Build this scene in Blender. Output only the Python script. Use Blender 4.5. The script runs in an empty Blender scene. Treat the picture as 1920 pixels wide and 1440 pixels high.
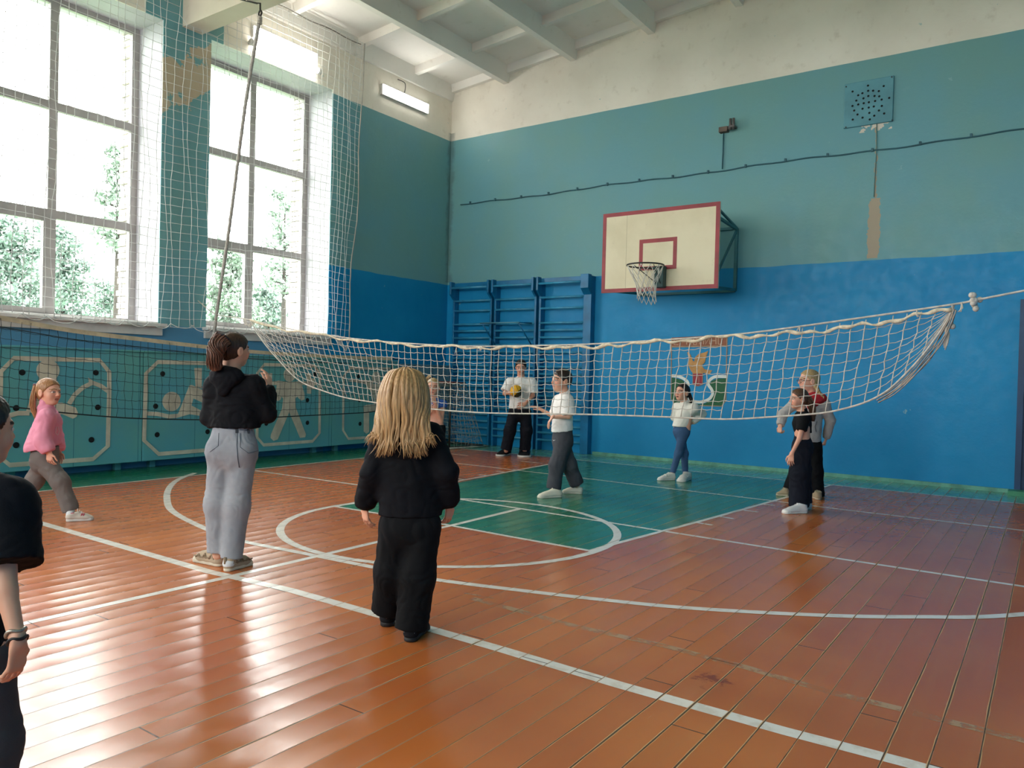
import bpy, math, random
import numpy as np
from mathutils import Vector, Matrix, noise as mnoise

random.seed(7); RNG = np.random.default_rng(7)
SC = bpy.context.scene
COL = SC.collection

# ------------------------------------------------------------------ camera
F_PX, YAW, PITCH, ROLL = 1444.70, 0.6117, -0.0139, 0.0254
CAM = np.array([10.2377, -12.2029, 1.42])
_cz, _sz = math.cos(YAW), math.sin(YAW)
_f = np.array([-_sz*math.cos(PITCH), _cz*math.cos(PITCH), math.sin(PITCH)])
_r0 = np.array([_cz, _sz, 0.0]); _u0 = np.cross(_r0, _f)
CR = math.cos(ROLL)*_r0 + math.sin(ROLL)*_u0
CU = -math.sin(ROLL)*_r0 + math.cos(ROLL)*_u0
CF = _f
cd = bpy.data.cameras.new('camera'); cam = bpy.data.objects.new('camera', cd); COL.objects.link(cam)
cam.matrix_world = Matrix(((CR[0], CU[0], -CF[0], CAM[0]), (CR[1], CU[1], -CF[1], CAM[1]), (CR[2], CU[2], -CF[2], CAM[2]), (0, 0, 0, 1)))
cd.sensor_fit = 'HORIZONTAL'; cd.sensor_width = 36.0; cd.lens = F_PX/1920*36.0
cd.clip_start = 0.05; cd.clip_end = 300
SC.camera = cam

def ray(px, py): return (px-960)/F_PX*CR - (py-720)/F_PX*CU + CF
def on(px, py, axis, v):
    d = ray(px, py); t = (v-CAM[axis])/d[axis]; return CAM+t*d
def fl(px, py, z=0.0): return on(px, py, 2, z)
def at(px, py, depth): return CAM + ray(px, py)*depth

# ------------------------------------------------------------------ objects
def tag(o, label=None, cat=None, group=None, kind=None):
    if label: o['label'] = label
    if cat: o['category'] = cat
    if group: o['group'] = group
    if kind: o['kind'] = kind
    return o
def thing(name, label, cat, loc=(0, 0, 0), group=None):
    o = bpy.data.objects.new(name, None); COL.objects.link(o)
    o.location = Vector(loc); o.empty_display_size = 0.1
    return tag(o, label, cat, group)
def wloc(o):
    v = Vector(o.location)
    while o.parent: o = o.parent; v += Vector(o.location)
    return v
def copy_tree(o, parent=None):
    c = o.copy(); COL.objects.link(c)
    if parent: c.parent = parent
    for ch in list(o.children): copy_tree(ch, c)
    return c

class MB:
    def __init__(s): s.v = []; s.f = []; s.m = []; s.sm = []
    def add(s, vs, fs, mi=0, smooth=False):
        b = len(s.v); s.v += [tuple(map(float, p)) for p in vs]
        for f in fs:
            s.f.append(tuple(b+i for i in f)); s.m.append(mi); s.sm.append(smooth)
        return s
    def box(s, lo, hi, mi=0):
        x0, y0, z0 = lo; x1, y1, z1 = hi
        return s.add([(x0,y0,z0),(x1,y0,z0),(x1,y1,z0),(x0,y1,z0),(x0,y0,z1),(x1,y0,z1),(x1,y1,z1),(x0,y1,z1)],
                     [(0,3,2,1),(4,5,6,7),(0,1,5,4),(1,2,6,5),(2,3,7,6),(3,0,4,7)], mi)
    def bar(s, a, b, w, h=None, up=(0, 0, 1), mi=0):
        a, b = Vector(a), Vector(b); h = h or w; d = (b-a).normalized(); u = Vector(up)
        if abs(d.dot(u)) > .95: u = Vector((1, 0, 0))
        sx = d.cross(u).normalized()*w/2; sy = sx.cross(d).normalized()*h/2
        vs = [a-sx-sy, a+sx-sy, a+sx+sy, a-sx+sy, b-sx-sy, b+sx-sy, b+sx+sy, b-sx+sy]
        return s.add(vs, [(0,3,2,1),(4,5,6,7),(0,1,5,4),(1,2,6,5),(2,3,7,6),(3,0,4,7)], mi)
    def tube(s, pts, r, n=6, mi=0, cap=True, closed=False, smooth=True):
        P = [Vector(p) for p in pts]; k = len(P)
        if k < 2: return s
        rr = r if hasattr(r, '__len__') else [r]*k
        vs = []; t0 = None; sx = None
        for i in range(k):
            if closed: t = P[(i+1) % k]-P[i-1]
            else: t = P[min(i+1, k-1)]-P[max(i-1, 0)]
            if t.length < 1e-9: t = t0 or Vector((0, 0, 1))
            t = t.normalized()
            if sx is None:
                a = Vector((0, 0, 1)) if abs(t.z) < .9 else Vector((1, 0, 0)); sx = t.cross(a).normalized()
            else:
                sx = (sx-t*sx.dot(t))
                sx = sx.normalized() if sx.length > 1e-6 else t.orthogonal().normalized()
            sy = t.cross(sx); t0 = t
            for j in range(n):
                a = 2*math.pi*j/n; vs.append(P[i]+(sx*math.cos(a)+sy*math.sin(a))*rr[i])
        fs = []
        for i in range(k if closed else k-1):
            i2 = (i+1) % k
            for j in range(n): fs.append((i*n+j, i*n+(j+1) % n, i2*n+(j+1) % n, i2*n+j))
        if cap and not closed: fs += [tuple(range(n-1, -1, -1)), tuple((k-1)*n+j for j in range(n))]
        return s.add(vs, fs, mi, smooth)
    def prism(s, poly, d, mi=0):
        """flat outline (3-D points, any plane) pushed along vector d"""
        n = len(poly); d = Vector(d); P = [Vector(p) for p in poly]
        vs = [p for p in P]+[p+d for p in P]
        fs = [tuple(range(n-1, -1, -1)), tuple(range(n, 2*n))]+[(i, (i+1) % n, n+(i+1) % n, n+i) for i in range(n)]
        return s.add(vs, fs, mi)
    def ball(s, c, r, nu=16, nv=10, mi=0, sq=(1, 1, 1)):
        vs = []; fs = []
        for i in range(nv+1):
            th = math.pi*i/nv
            for j in range(nu):
                ph = 2*math.pi*j/nu
                vs.append((c[0]+r*sq[0]*math.sin(th)*math.cos(ph), c[1]+r*sq[1]*math.sin(th)*math.sin(ph), c[2]+r*sq[2]*math.cos(th)))
        for i in range(nv):
            for j in range(nu): fs.append((i*nu+j, (i+1)*nu+j, (i+1)*nu+(j+1) % nu, i*nu+(j+1) % nu))
        return s.add(vs, fs, mi, True)
    def ribbon(s, pts, w, z, mi=0):
        """painted stripe of width w along floor points"""
        P = [Vector((p[0], p[1], 0)) for p in pts]; vs = []; k = len(P)
        for i in range(k):
            t = (P[min(i+1, k-1)]-P[max(i-1, 0)]).normalized(); nrm = Vector((-t.y, t.x, 0))*w/2
            for q in (P[i]-nrm, P[i]+nrm): vs.append((q.x, q.y, z))
        return s.add(vs, [(2*i, 2*i+2, 2*i+3, 2*i+1) for i in range(k-1)], mi)
    def build(s, name, mats, parent=None, label=None):
        me = bpy.data.meshes.new(name); me.from_pydata(s.v, [], s.f)
        mats = mats if isinstance(mats, (list, tuple)) else [mats]
        for m in mats: me.materials.append(m)
        me.polygons.foreach_set('material_index', s.m); me.polygons.foreach_set('use_smooth', s.sm)
        me.update()
        o = bpy.data.objects.new(name, me); COL.objects.link(o)
        if parent:
            o.parent = parent; o.location = -wloc(parent)
        if label: o['label'] = label
        return o
def bevel(o, w, seg=2):
    m = o.modifiers.new('bevel', 'BEVEL'); m.width = w; m.segments = seg; m.limit_method = 'ANGLE'
    return o
def catmull(pts, n=8):
    P = [np.array(p, float) for p in pts]; P = [2*P[0]-P[1]]+P+[2*P[-1]-P[-2]]; out = []
    for i in range(1, len(P)-2):
        for k in range(n):
            t = k/n; a, b, c, d = P[i-1:i+3]
            out.append(.5*((2*b)+(c-a)*t+(2*a-5*b+4*c-d)*t*t+(3*b-a-3*c+d)*t**3))
    out.append(P[-2]); return out

# ------------------------------------------------------------------ materials
def lin(c):
    if isinstance(c, str): c = [int(c[i:i+2], 16) for i in (0, 2, 4)]
    return tuple((x/255/12.92 if x/255 <= .04045 else ((x/255+.055)/1.055)**2.4) for x in c)
class NT:
    def __init__(s, name):
        s.mat = bpy.data.materials.new(name); s.mat.use_nodes = True
        s.t = s.mat.node_tree; s.t.nodes.clear()
        s.out = s.t.nodes.new('ShaderNodeOutputMaterial')
        s.pos = s.n('ShaderNodeNewGeometry').outputs['Position']
        s.obj = None
    def n(s, k): return s.t.nodes.new(k)
    def lk(s, a, b): s.t.links.new(a, b)
    def inp(s, sock, v):
        if isinstance(v, bpy.types.NodeSocket): s.lk(v, sock)
        elif v is not None:
            if hasattr(v, '__len__') and len(v) == 3 and sock.type == 'RGBA': v = (*v, 1)
            sock.default_value = v
    def m(s, op, a, b=None, c=None):
        k = s.n('ShaderNodeMath'); k.operation = op
        for i, v in enumerate((a, b, c)):
            if v is not None: s.inp(k.inputs[i], v)
        return k.outputs[0]
    def mix(s, f, a, b):
        k = s.n('ShaderNodeMix'); k.data_type = 'RGBA'
        s.inp(k.inputs[0], f); s.inp(k.inputs[6], a); s.inp(k.inputs[7], b); return k.outputs[2]
    def xyz(s, v=None):
        k = s.n('ShaderNodeSeparateXYZ'); s.lk(v or s.pos, k.inputs[0]); return k.outputs
    def comb(s, x, y, z):
        k = s.n('ShaderNodeCombineXYZ')
        for i, v in enumerate((x, y, z)): s.inp(k.inputs[i], v)
        return k.outputs[0]
    def noise(s, vec=None, scale=1., detail=3., rough=.55, sc=None):
        k = s.n('ShaderNodeTexNoise'); v = vec or s.pos
        if sc:
            mp = s.n('ShaderNodeVectorMath'); mp.operation = 'MULTIPLY'; s.lk(v, mp.inputs[0]); mp.inputs[1].default_value = sc; v = mp.outputs[0]
        s.lk(v, k.inputs['Vector']); k.inputs['Scale'].default_value = scale; k.inputs['Detail'].default_value = detail; k.inputs['Roughness'].default_value = rough
        return k.outputs['Fac']
    def white(s, v):
        k = s.n('ShaderNodeTexWhiteNoise'); k.noise_dimensions = '1D'; s.lk(v, k.inputs['W']); return k.outputs['Value']
    def ramp(s, v, a, b, lo=0., hi=1.):
        k = s.n('ShaderNodeMapRange'); k.interpolation_type = 'SMOOTHSTEP'; s.inp(k.inputs[0], v)
        for i, x in enumerate((a, b, lo, hi)): k.inputs[i+1].default_value = x
        return k.outputs[0]
    def bump(s, h, strength=.3, dist=.01):
        k = s.n('ShaderNodeBump'); k.inputs['Strength'].default_value = strength; k.inputs['Distance'].default_value = dist; s.lk(h, k.inputs['Height']); return k.outputs[0]
    def bsdf(s, color, rough=.6, normal=None, spec=.5, metal=0., coat=0., coat_rough=.1, sheen=0.):
        p = s.n('ShaderNodeBsdfPrincipled'); s.inp(p.inputs['Base Color'], color); s.inp(p.inputs['Roughness'], rough)
        s.inp(p.inputs['Specular IOR Level'], spec); s.inp(p.inputs['Metallic'], metal)
        p.inputs['Coat Weight'].default_value = coat; p.inputs['Coat Roughness'].default_value = coat_rough
        p.inputs['Sheen Weight'].default_value = sheen
        if normal: s.lk(normal, p.inputs['Normal'])
        s.lk(p.outputs[0], s.out.inputs[0]); return s.mat
_mc = {}
def paint(name, c, rough=.55, var=.12, scale=3., bump=.0, metal=0., spec=.5, sheen=0., c2=None):
    """plain painted / cloth surface with a little procedural unevenness"""
    if name in _mc: return _mc[name]
    t = NT(name); tc = t.n('ShaderNodeTexCoord').outputs['Object']
    nz = t.noise(tc, scale, 4.)
    c = lin(c); d = lin(c2) if c2 else tuple(x*(1-2.2*var) for x in c); e = tuple(min(1, x*(1+var)) for x in c) if not c2 else c
    col = t.mix(t.ramp(nz, .3, .7), e, d)
    nm = t.bump(t.noise(tc, scale*8, 3.), .5, bump) if bump else None
    _mc[name] = t.bsdf(col, rough, nm, spec, metal, sheen=sheen); return _mc[name]
# ================================================================== room shell
X_R, Y_B, Z_W, Z_C = 11.45, -18.0, 6.14, 3.20
def ceil_z(x): return 7.24+.083*min(x, X_R-x)

# --- floor: boards run towards the far wall; painted zones by position
def floor_mat(name, stripe=None, worn=False):
    t = NT(name); X, Y, Z = t.xyz()
    W = .15
    u = t.m('DIVIDE', X, W); idx = t.m('FLOOR', u); fr = t.m('FRACT', u)
    edge = t.m('MINIMUM', fr, t.m('SUBTRACT', 1., fr))              # 0 at the seam
    rnd = t.white(idx)
    yy = t.m('ADD', t.m('DIVIDE', Y, 3.7), t.m('MULTIPLY', rnd, 7.3)); fy = t.m('FRACT', yy)
    ey = t.m('MULTIPLY', t.m('MINIMUM', fy, t.m('SUBTRACT', 1., fy)), 24.)
    bid = t.white(t.m('ADD', t.m('MULTIPLY', idx, 13.), t.m('FLOOR', yy)))
    long_n = t.noise(None, 1., 3., .6, (9., .8, 1.)); fine = t.noise(None, 9., 5., .65); big = t.noise(None, .55, 3.)
    mid = t.noise(None, 2.3, 4., .6)
    orange, dark = lin('c27036'), lin('ac5a30')
    col = t.mix(t.ramp(bid, 0., 1.), orange, lin('b66630'))
    col = t.mix(t.ramp(big, .35, .68), col, dark)
    col = t.mix(t.m('MULTIPLY', t.ramp(long_n, .45, .8), .35), col, lin('b06f3c'))
    spot = t.m('MULTIPLY', t.ramp(t.noise(None, 3.1, 6., .7), .66, .71), t.ramp(mid, .54, .60))
    col = t.mix(t.m('MULTIPLY', spot, .75), col, lin('5e1f1c'))
    sx_, sy_ = [float(q) for q in fl(1335, 1272)[:2]]
    blot = t.m('ADD', t.m('ADD', t.m('MULTIPLY', t.m('ABSOLUTE', t.m('SUBTRACT', X, sx_)), 1.), t.m('MULTIPLY', t.m('ABSOLUTE', t.m('SUBTRACT', Y, sy_)), 1.1)), t.m('MULTIPLY', t.m('SUBTRACT', t.noise(None, 14., 5., .7), .5), .55))
    col = t.mix(t.m('MULTIPLY', t.ramp(blot, .12, .02), .75), col, lin('6a1f20'))
    # painted zones
    xl = t.m('ADD', 3.63, t.m('MULTIPLY', Y, -.0876)); xr = t.m('ADD', 7.905, t.m('MULTIPLY', Y, .1027))
    key = t.m('MULTIPLY', t.m('MULTIPLY', t.m('GREATER_THAN', X, xl), t.m('LESS_THAN', X, xr)), t.m('GREATER_THAN', Y, -6.735))
    g1 = t.mix(t.ramp(mid, .3, .7), lin('2a6e55'), lin('357c60'))
    g1 = t.mix(t.m('MULTIPLY', t.ramp(bid, .55, 1.), .35), g1, lin('3f8a6a'))
    col = t.mix(key, col, g1)
    left = t.m('LESS_THAN', X, 1.215); col = t.mix(left, col, lin('18704e'))
    far = t.m('GREATER_THAN', Y, -1.026)
    col = t.mix(far, col, t.mix(t.ramp(mid, .35, .65), lin('66ab93'), lin('549c84')))
    paint_w = None
    if stripe: col = t.mix(t.m('MULTIPLY', t.ramp(fine, .48, .62), .35), lin(stripe), lin('b9a58c'))
    if worn: col = t.mix(t.m('MULTIPLY', t.ramp(fine, .38, .6), .9), lin('b8926e'), col) if False else lin('c09a74')
    # seams: dusty light edge with a dark gap, width differs board to board
    wn = t.noise(t.comb(t.m('MULTIPLY', idx, 5.7), t.m('MULTIPLY', Y, .9), 0.), 1., 4., .7)
    wide = t.m('MULTIPLY', t.ramp(wn, .36, .70, .014, .042), t.ramp(t.white(t.m('ADD', idx, .37)), 0., 1., .65, 1.75))
    lightm = t.m('MULTIPLY', t.m('LESS_THAN', edge, wide), t.m('MULTIPLY', t.ramp(wn, .36, .56, .12, .9), t.ramp(t.m('ADD', X, t.m('MULTIPLY', t.noise(None, .8, 3.), 1.5)), 6.6, 9., .3, 1.)))
    gap = t.m('MAXIMUM', t.m('LESS_THAN', edge, t.m('MULTIPLY', wide, .52)), t.m('LESS_THAN', ey, .022))
    col = t.mix(lightm, col, lin('d0a670')); col = t.mix(t.m('MULTIPLY', gap, .9), col, lin('3a2418'))
    scr = t.m('MULTIPLY', t.ramp(t.noise(None, 1., 5., .75, (26., 6., 1.)), .70, .76), .28)
    col = t.mix(scr, col, lin('c9a37a'))
    # cupped boards: reflections break from board to board
    cup = t.m('MULTIPLY', t.m('POWER', t.m('ABSOLUTE', t.m('SUBTRACT', fr, .5)), 2.), 1.)
    tilt = t.m('MULTIPLY', t.m('SUBTRACT', fr, .5), t.m('SUBTRACT', bid, .5))
    wav = t.noise(None, 1., 2., .5, (7., .5, 1.))
    h = t.m('ADD', t.m('ADD', t.m('MULTIPLY', cup, 2.0), t.m('MULTIPLY', tilt, .8)), t.m('MULTIPLY', wav, .42))
    h = t.m('ADD', h, t.m('MULTIPLY', fine, .004)); h = t.m('SUBTRACT', h, t.m('MULTIPLY', gap, .35))
    nm = t.bump(h, 1.0, .0034)
    rough = t.m('ADD', t.ramp(fine, .3, .8, .17, .27), t.m('MULTIPLY', lightm, .3))
    m = t.bsdf(col, rough, nm, .5, coat=.0)
    if worn:                                                      # an old stripe mostly walked away
        p = [n for n in t.t.nodes if n.type == 'BSDF_PRINCIPLED'][0]
        tr = t.n('ShaderNodeBsdfTransparent'); mx = t.n('ShaderNodeMixShader')
        t.lk(t.ramp(t.noise(None, 7., 6., .75), .44, .56, .12, .8), mx.inputs[0]); t.lk(tr.outputs[0], mx.inputs[1]); t.lk(p.outputs[0], mx.inputs[2]); t.lk(mx.outputs[0], t.out.inputs[0])
    return m
M_FLOOR = floor_mat('painted_floor_boards')
M_LINE = floor_mat('white_line_paint', 'e3ddd3')
M_OLD = floor_mat('worn_line_paint', 'c09a74', True)
fb = MB().box((-.02, Y_B, -.2), (X_R+.02, .02, 0)); floor = tag(fb.build('floor', M_FLOOR), kind='structure')
Lm = MB(); zL = .0012
def px_line(pts, w, smooth=False, z=zL):
    P = [fl(*p) for p in pts]
    if smooth: P = catmull(P, 8)
    Lm.ribbon(P, w, z)
Lm.ribbon([(1.215, -17), (1.215, -1.0)], .05, zL); Lm.ribbon([(1.19, -1.026), (X_R-.1, -1.026)], .05, zL)
P = [fl(*p) for p in [(483, 883.5), (673, 909.6), (877, 938.5), (1131, 978), (1237.5, 995), (1592, 1050.6), (1920, 1100)]]
Lm.ribbon([(1.22, P[0][1])]+P[1:]+[(11.2, P[-1][1])], .052, zL)
P = [fl(*p) for p in [(850, 868), (1023, 888), (1200, 909.6), (1439.6, 938), (1521, 948.5), (1600, 958), (1920, 995)]]
Lm.ribbon([(1.22, P[0][1]-.03)]+P+[(11.2, P[-1][1])], .048, zL+.0002)
P = [fl(*p) for p in [(66.7, 978), (391.7, 1072), (541.7, 1106), (708, 1153), (798, 1177), (940, 1217.7), (1159.5, 1284), (1471, 1371), (1695.5, 1429.6)]]
Lm.ribbon([(1.22, P[0][1])]+P+[(11.2, P[-1][1]-.02)], .078, zL)
P = [fl(*p) for p in [(51, 1167.7), (400, 1088.5), (433, 1081), (696, 1019), (856, 983), (975, 954)]]
Lm.ribbon([(P[0][0]+.05, -17)]+P, .062, zL+.0003)
px_line([(629, 950), (821, 981), (960, 1007), (1112, 1034)], .05, z=zL+.0004)
Lm.ribbon([(4.226, -6.74), (3.945, -4.42), (3.72, -1.03)], .05, zL+.0005)
Lm.ribbon([(7.213, -6.74), (7.257, -6.27), (7.407, -4.97), (7.585, -3.13), (7.80, -1.03)], .05, zL+.0005)
Lm.ribbon([(5.73+1.53*math.cos(a), -6.70+1.50*math.sin(a)) for a in np.linspace(0, 2*math.pi, 90)], .07, zL+.0006)
px_line([(366, 887), (335, 899), (318, 914), (313, 935), (325, 960), (391, 994), (455, 1015), (560, 1036), (700, 1064), (810, 1086), (948, 1104), (1130, 1125), (1300, 1141), (1540, 1154), (1720, 1157), (1920, 1152), (2300, 1110)], .068, True, zL+.0008)
for a, b in (((1305, 980), (1336, 985)), ((1350, 968.7), (1375.6, 973)), ((1395, 957), (1422, 960.5)), ((1432, 946), (1453, 948)), ((897.5, 890.5), (915, 892)),
             ((931, 883.7), (951, 886)), ((856, 897.5), (873, 900)), ((976.7, 865), (1016.7, 869)), ((846, 851), (877.5, 854.7))): px_line([a, b], .05, z=zL+.001)
lines = tag(Lm.build('court_markings', M_LINE, floor), kind='structure')
Lm = MB(); px_line([(885, 1122), (960, 1142), (1080, 1175), (1240, 1210), (1400, 1252), (1560, 1299), (1690, 1330)], .06); px_line([(1712, 1337), (1830, 1366), (2000, 1408)], .06)
px_line([(870, 1112), (925, 1122)], .02); px_line([(1000, 1118), (1060, 1124)], .015)
tag(Lm.build('old_markings', M_OLD, floor), kind='structure')

# --- walls
def wall_mat(name, left=False, far=False):
    t = NT(name); X, Y, Z = t.xyz()
    n1 = t.noise(None, .9, 4.); n2 = t.noise(None, 6., 5., .6); n3 = t.noise(None, 22., 4.)
    wob = t.m('MULTIPLY', t.m('SUBTRACT', t.noise(None, 1.3, 2.), .5), .05)
    zz = t.m('ADD', Z, wob)
    white = t.mix(t.ramp(n1, .3, .7), lin('ece6d8'), lin('e0d9ca')); white = t.mix(t.m('MULTIPLY', t.ramp(n2, .55, .75), .4), white, lin('c2b6a2'))
    teal = t.mix(t.ramp(n1, .3, .7), lin('6aa0aa'), lin('70a09e')); teal = t.mix(t.m('MULTIPLY', t.ramp(n2, .58, .75), .3), teal, lin('7fa9ab'))
    blue = t.mix(t.ramp(n1, .3, .7), lin('0082b8'), lin('128cc0')); blue = t.mix(t.m('MULTIPLY', t.ramp(n2, .6, .8), .25), blue, lin('2f93c4'))
    if left:
        zb = t.mix(t.m('GREATER_THAN', Y, -3.22), (1.97, 1.97, 1.97), (Z_C, Z_C, Z_C))
        lo = t.mix(t.m('GREATER_THAN', Y, -3.22), lin('5a93b8'), blue)
        col = t.mix(t.m('GREATER_THAN', zz, zb), lo, teal)
    else: col = t.mix(t.m('GREATER_THAN', zz, Z_C), blue, teal)
    hi = t.m('GREATER_THAN', t.m('ADD', Z, t.m('MULTIPLY', wob, .4)), Z_W); col = t.mix(hi, col, white)
    chip = t.m('MULTIPLY', t.ramp(t.noise(None, 4.5, 5., .6), .70, .72), .6)
    col = t.mix(chip, col, lin('8db6b8'))
    if left:
        # peeled plaster high on the pier between the windows, darker streak by the corner
        q = t.m('ADD', Z, t.m('MULTIPLY', t.m('SUBTRACT', t.noise(None, 2.6, 4., .6), .5), 1.1))
        q = t.m('ADD', q, t.m('MULTIPLY', t.m('ADD', Y, 5.85), -.55))
        patch = t.m('MULTIPLY', t.m('MULTIPLY', t.m('GREATER_THAN', q, 5.15), t.m('LESS_THAN', q, 5.85)), t.m('MULTIPLY', t.m('LESS_THAN', Y, -5.3), t.m('GREATER_THAN', Y, -6.5)))
        patch = t.m('MULTIPLY', patch, t.ramp(t.noise(None, 3.2, 5., .6), .36, .42))
        col = t.mix(patch, col, lin('b9aa90'))
        over = t.m('MULTIPLY', t.m('MULTIPLY', t.m('LESS_THAN', Y, -5.3), t.m('GREATER_THAN', Y, -6.5)), t.m('MULTIPLY', hi, t.m('LESS_THAN', Z, 6.6))); col = t.mix(over, col, teal)
        inside = t.m('LESS_THAN', X, -.012); col = t.mix(inside, col, lin('b9b7bd'))
    corner_dark = t.m('MULTIPLY', t.ramp(t.m('ADD', t.m('ABSOLUTE', Y if left else X), t.m('MULTIPLY', t.noise(None, 2.4, 5., .65), .34)), .30, .18), t.m('MULTIPLY', t.m('GREATER_THAN', Z, 3.25), t.m('LESS_THAN', Z, 6.3)))
    col = t.mix(t.m('MULTIPLY', corner_dark, .55), col, lin('4b5f5e'))  # ragged darker band up the corner
    if far:
        # plaster scar under the loudspeaker plate
        j = t.m('MULTIPLY', t.m('SUBTRACT', t.noise(None, 5., 4., .65), .5), .16)
        dx = t.m('ABSOLUTE', t.m('ADD', t.m('SUBTRACT', X, 8.04), j))
        wd = t.mix(t.m('LESS_THAN', Z, 4.1), (.012, .012, .012), (.075, .075, .075))
        scar = t.m('MULTIPLY', t.m('LESS_THAN', dx, wd), t.m('MULTIPLY', t.m('GREATER_THAN', Z, 3.23), t.m('LESS_THAN', Z, 5.15)))
        col = t.mix(scar, col, lin('a89a84'))
        p2 = t.m('MULTIPLY', t.m('MULTIPLY', t.m('LESS_THAN', t.m('ABSOLUTE', t.m('SUBTRACT', X, 8.02)), .22), t.m('LESS_THAN', t.m('ABSOLUTE', t.m('SUBTRACT', Z, 5.13)), .05)), t.ramp(t.noise(None, 9., 3.), .5, .54))
        col = t.mix(p2, col, lin('d8cfc0'))
        top_dark = t.m('MULTIPLY', t.ramp(t.noise(None, 3., 5., .7), .45, .75), t.ramp(t.m('SUBTRACT', Z, t.m('MULTIPLY', t.m('MINIMUM', X, t.m('SUBTRACT', X_R, X)), .083)), 6.95, 7.2))
        col = t.mix(t.m('MULTIPLY', top_dark, .5), col, lin('8f8371'))  # blotchy darker tone towards the ceiling line
    nm = t.bump(t.m('ADD', n2, t.m('MULTIPLY', n3, .35)), .35, .012)
    return t.bsdf(col, t.ramp(n2, .3, .7, .42, .6), nm, .35)
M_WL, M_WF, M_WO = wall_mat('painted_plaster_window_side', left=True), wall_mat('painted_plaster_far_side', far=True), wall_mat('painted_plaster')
WT = 1.0                                                           # the window wall is thick
WINS = [(-5.50, -3.17), (-8.57, -6.24), (-11.64, -9.31), (-14.71, -12.38), (-17.6, -15.45)]
Z0, Z1 = 1.98, 6.20
wl = MB(); ys = sorted([Y_B-.3]+[y for w in WINS for y in w]+[.3])
for i in range(len(ys)-1):
    y0, y1 = ys[i], ys[i+1]
    if any(abs(y0-a) < 1e-6 for a, b in WINS):
        wl.box((-WT, y0, -.2), (0, y1, Z0)); wl.box((-WT, y0, Z1), (0, y1, 7.5))
    else: wl.box((-WT, y0, -.2), (0, y1, 7.5))
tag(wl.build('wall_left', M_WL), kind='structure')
wf = MB(); n = 24
xs = np.linspace(0, X_R, n+1); prof = [(-.3, -.2), (X_R+.3, -.2)]+[(x, ceil_z(x)+.15) for x in [X_R+.3]+list(xs[::-1])+[-.3]]
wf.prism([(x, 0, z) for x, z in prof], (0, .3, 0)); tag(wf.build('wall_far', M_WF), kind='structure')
BW = [(1.0, 3.6), (4.4, 7.0), (7.8, 10.4)]; BZ0, BZ1 = 2.6, 6.2
wb = MB().box((-.3, Y_B-.4, -.2), (X_R+.3, Y_B, BZ0)); wb.prism([(x, Y_B, z) for x, z in [(-.3, BZ1), (X_R+.3, BZ1)]+prof[2:]], (0, -.4, 0))
for a, b in zip([-.3]+[w[1] for w in BW], [w[0] for w in BW]+[X_R+.3]): wb.box((a, Y_B-.4, BZ0), (b, Y_B, BZ1))
tag(wb.build('wall_back', M_WO), kind='structure')
tag(MB().box((X_R, Y_B-.3, -.2), (X_R+.3, .3, 7.5)).build('wall_right', M_WO), kind='structure')

# --- ceiling: ribbed slabs rising to the middle, one girder across
def plaster(name, a, b, stain):
    t = NT(name); n1 = t.noise(None, .8, 4.); n2 = t.noise(None, 5., 5.)
    col = t.mix(t.ramp(n1, .3, .7), lin(a), lin(b)); col = t.mix(t.m('MULTIPLY', t.ramp(n2, .6, .8), .45), col, lin(stain))
    return t.bsdf(col, .75, t.bump(n2, .25, .01), .3)
M_CEIL = plaster('whitewashed_concrete', 'efece4', 'e6e4dc', 'c4bcab')
cb = MB(); xr = X_R/2; zr = ceil_z(xr)
cb.prism([(-.1, .0, ceil_z(-.1)), (xr, .0, zr), (X_R+.1, .0, ceil_z(X_R+.1)), (X_R+.1, .0, 7.9), (xr, .0, 8.1), (-.1, .0, 7.9)], (0, Y_B-.1, 0))
def rib_y(x, z, w0, w1, h):
    cb.prism([(x-w1/2, 0, z+.02), (x-w0/2, 0, z-h), (x+w0/2, 0, z-h), (x+w1/2, 0, z+.02)], (0, Y_B, 0))
for x in (1.356, 2.868, 4.418, 5.95, 7.48, 9.0, 10.4): rib_y(x, ceil_z(x), .12, .22, .30)
for yc in np.arange(-1.15, -18, -1.46):
    for a, b in ((0, xr), (xr, X_R)):
        za, zb = ceil_z(a), ceil_z(b)
        cb.prism([(a, yc-.09, za+.02), (a, yc-.05, za-.13), (a, yc+.05, za-.13), (a, yc+.09, za+.02)], (b-a, 0, zb-za))
for yc in (-.04, Y_B+.04):
    for a, b in ((0, xr), (xr, X_R)):
        cb.prism([(a, yc-.10, ceil_z(a)+.02), (a, yc-.05, ceil_z(a)-.14), (a, yc+.04, ceil_z(a)-.14), (a, yc+.04, ceil_z(a)+.02)], (b-a, 0, ceil_z(b)-ceil_z(a)))
cb.prism([(0, 0, 7.3), (0, 0, 6.94), (.035, 0, 6.95), (.09, 0, 7.3)], (0, Y_B, 0))
ceil = tag(cb.build('ceiling', M_CEIL), kind='structure')
gb = MB()
for yg in (-5.81, -11.81):
    gb.box((0, yg-.15, 6.21), (X_R, yg+.15, 6.62)); gb.box((0, yg-.07, 6.62), (X_R, yg+.07, 7.6)); gb.box((0, yg-.2, 6.62), (X_R, yg+.2, 6.70))
tag(gb.build('trim_1', plaster('whitewashed_girder', 'ded3c2', 'd2c8b6', 'b0a28c')), kind='structure')

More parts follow.
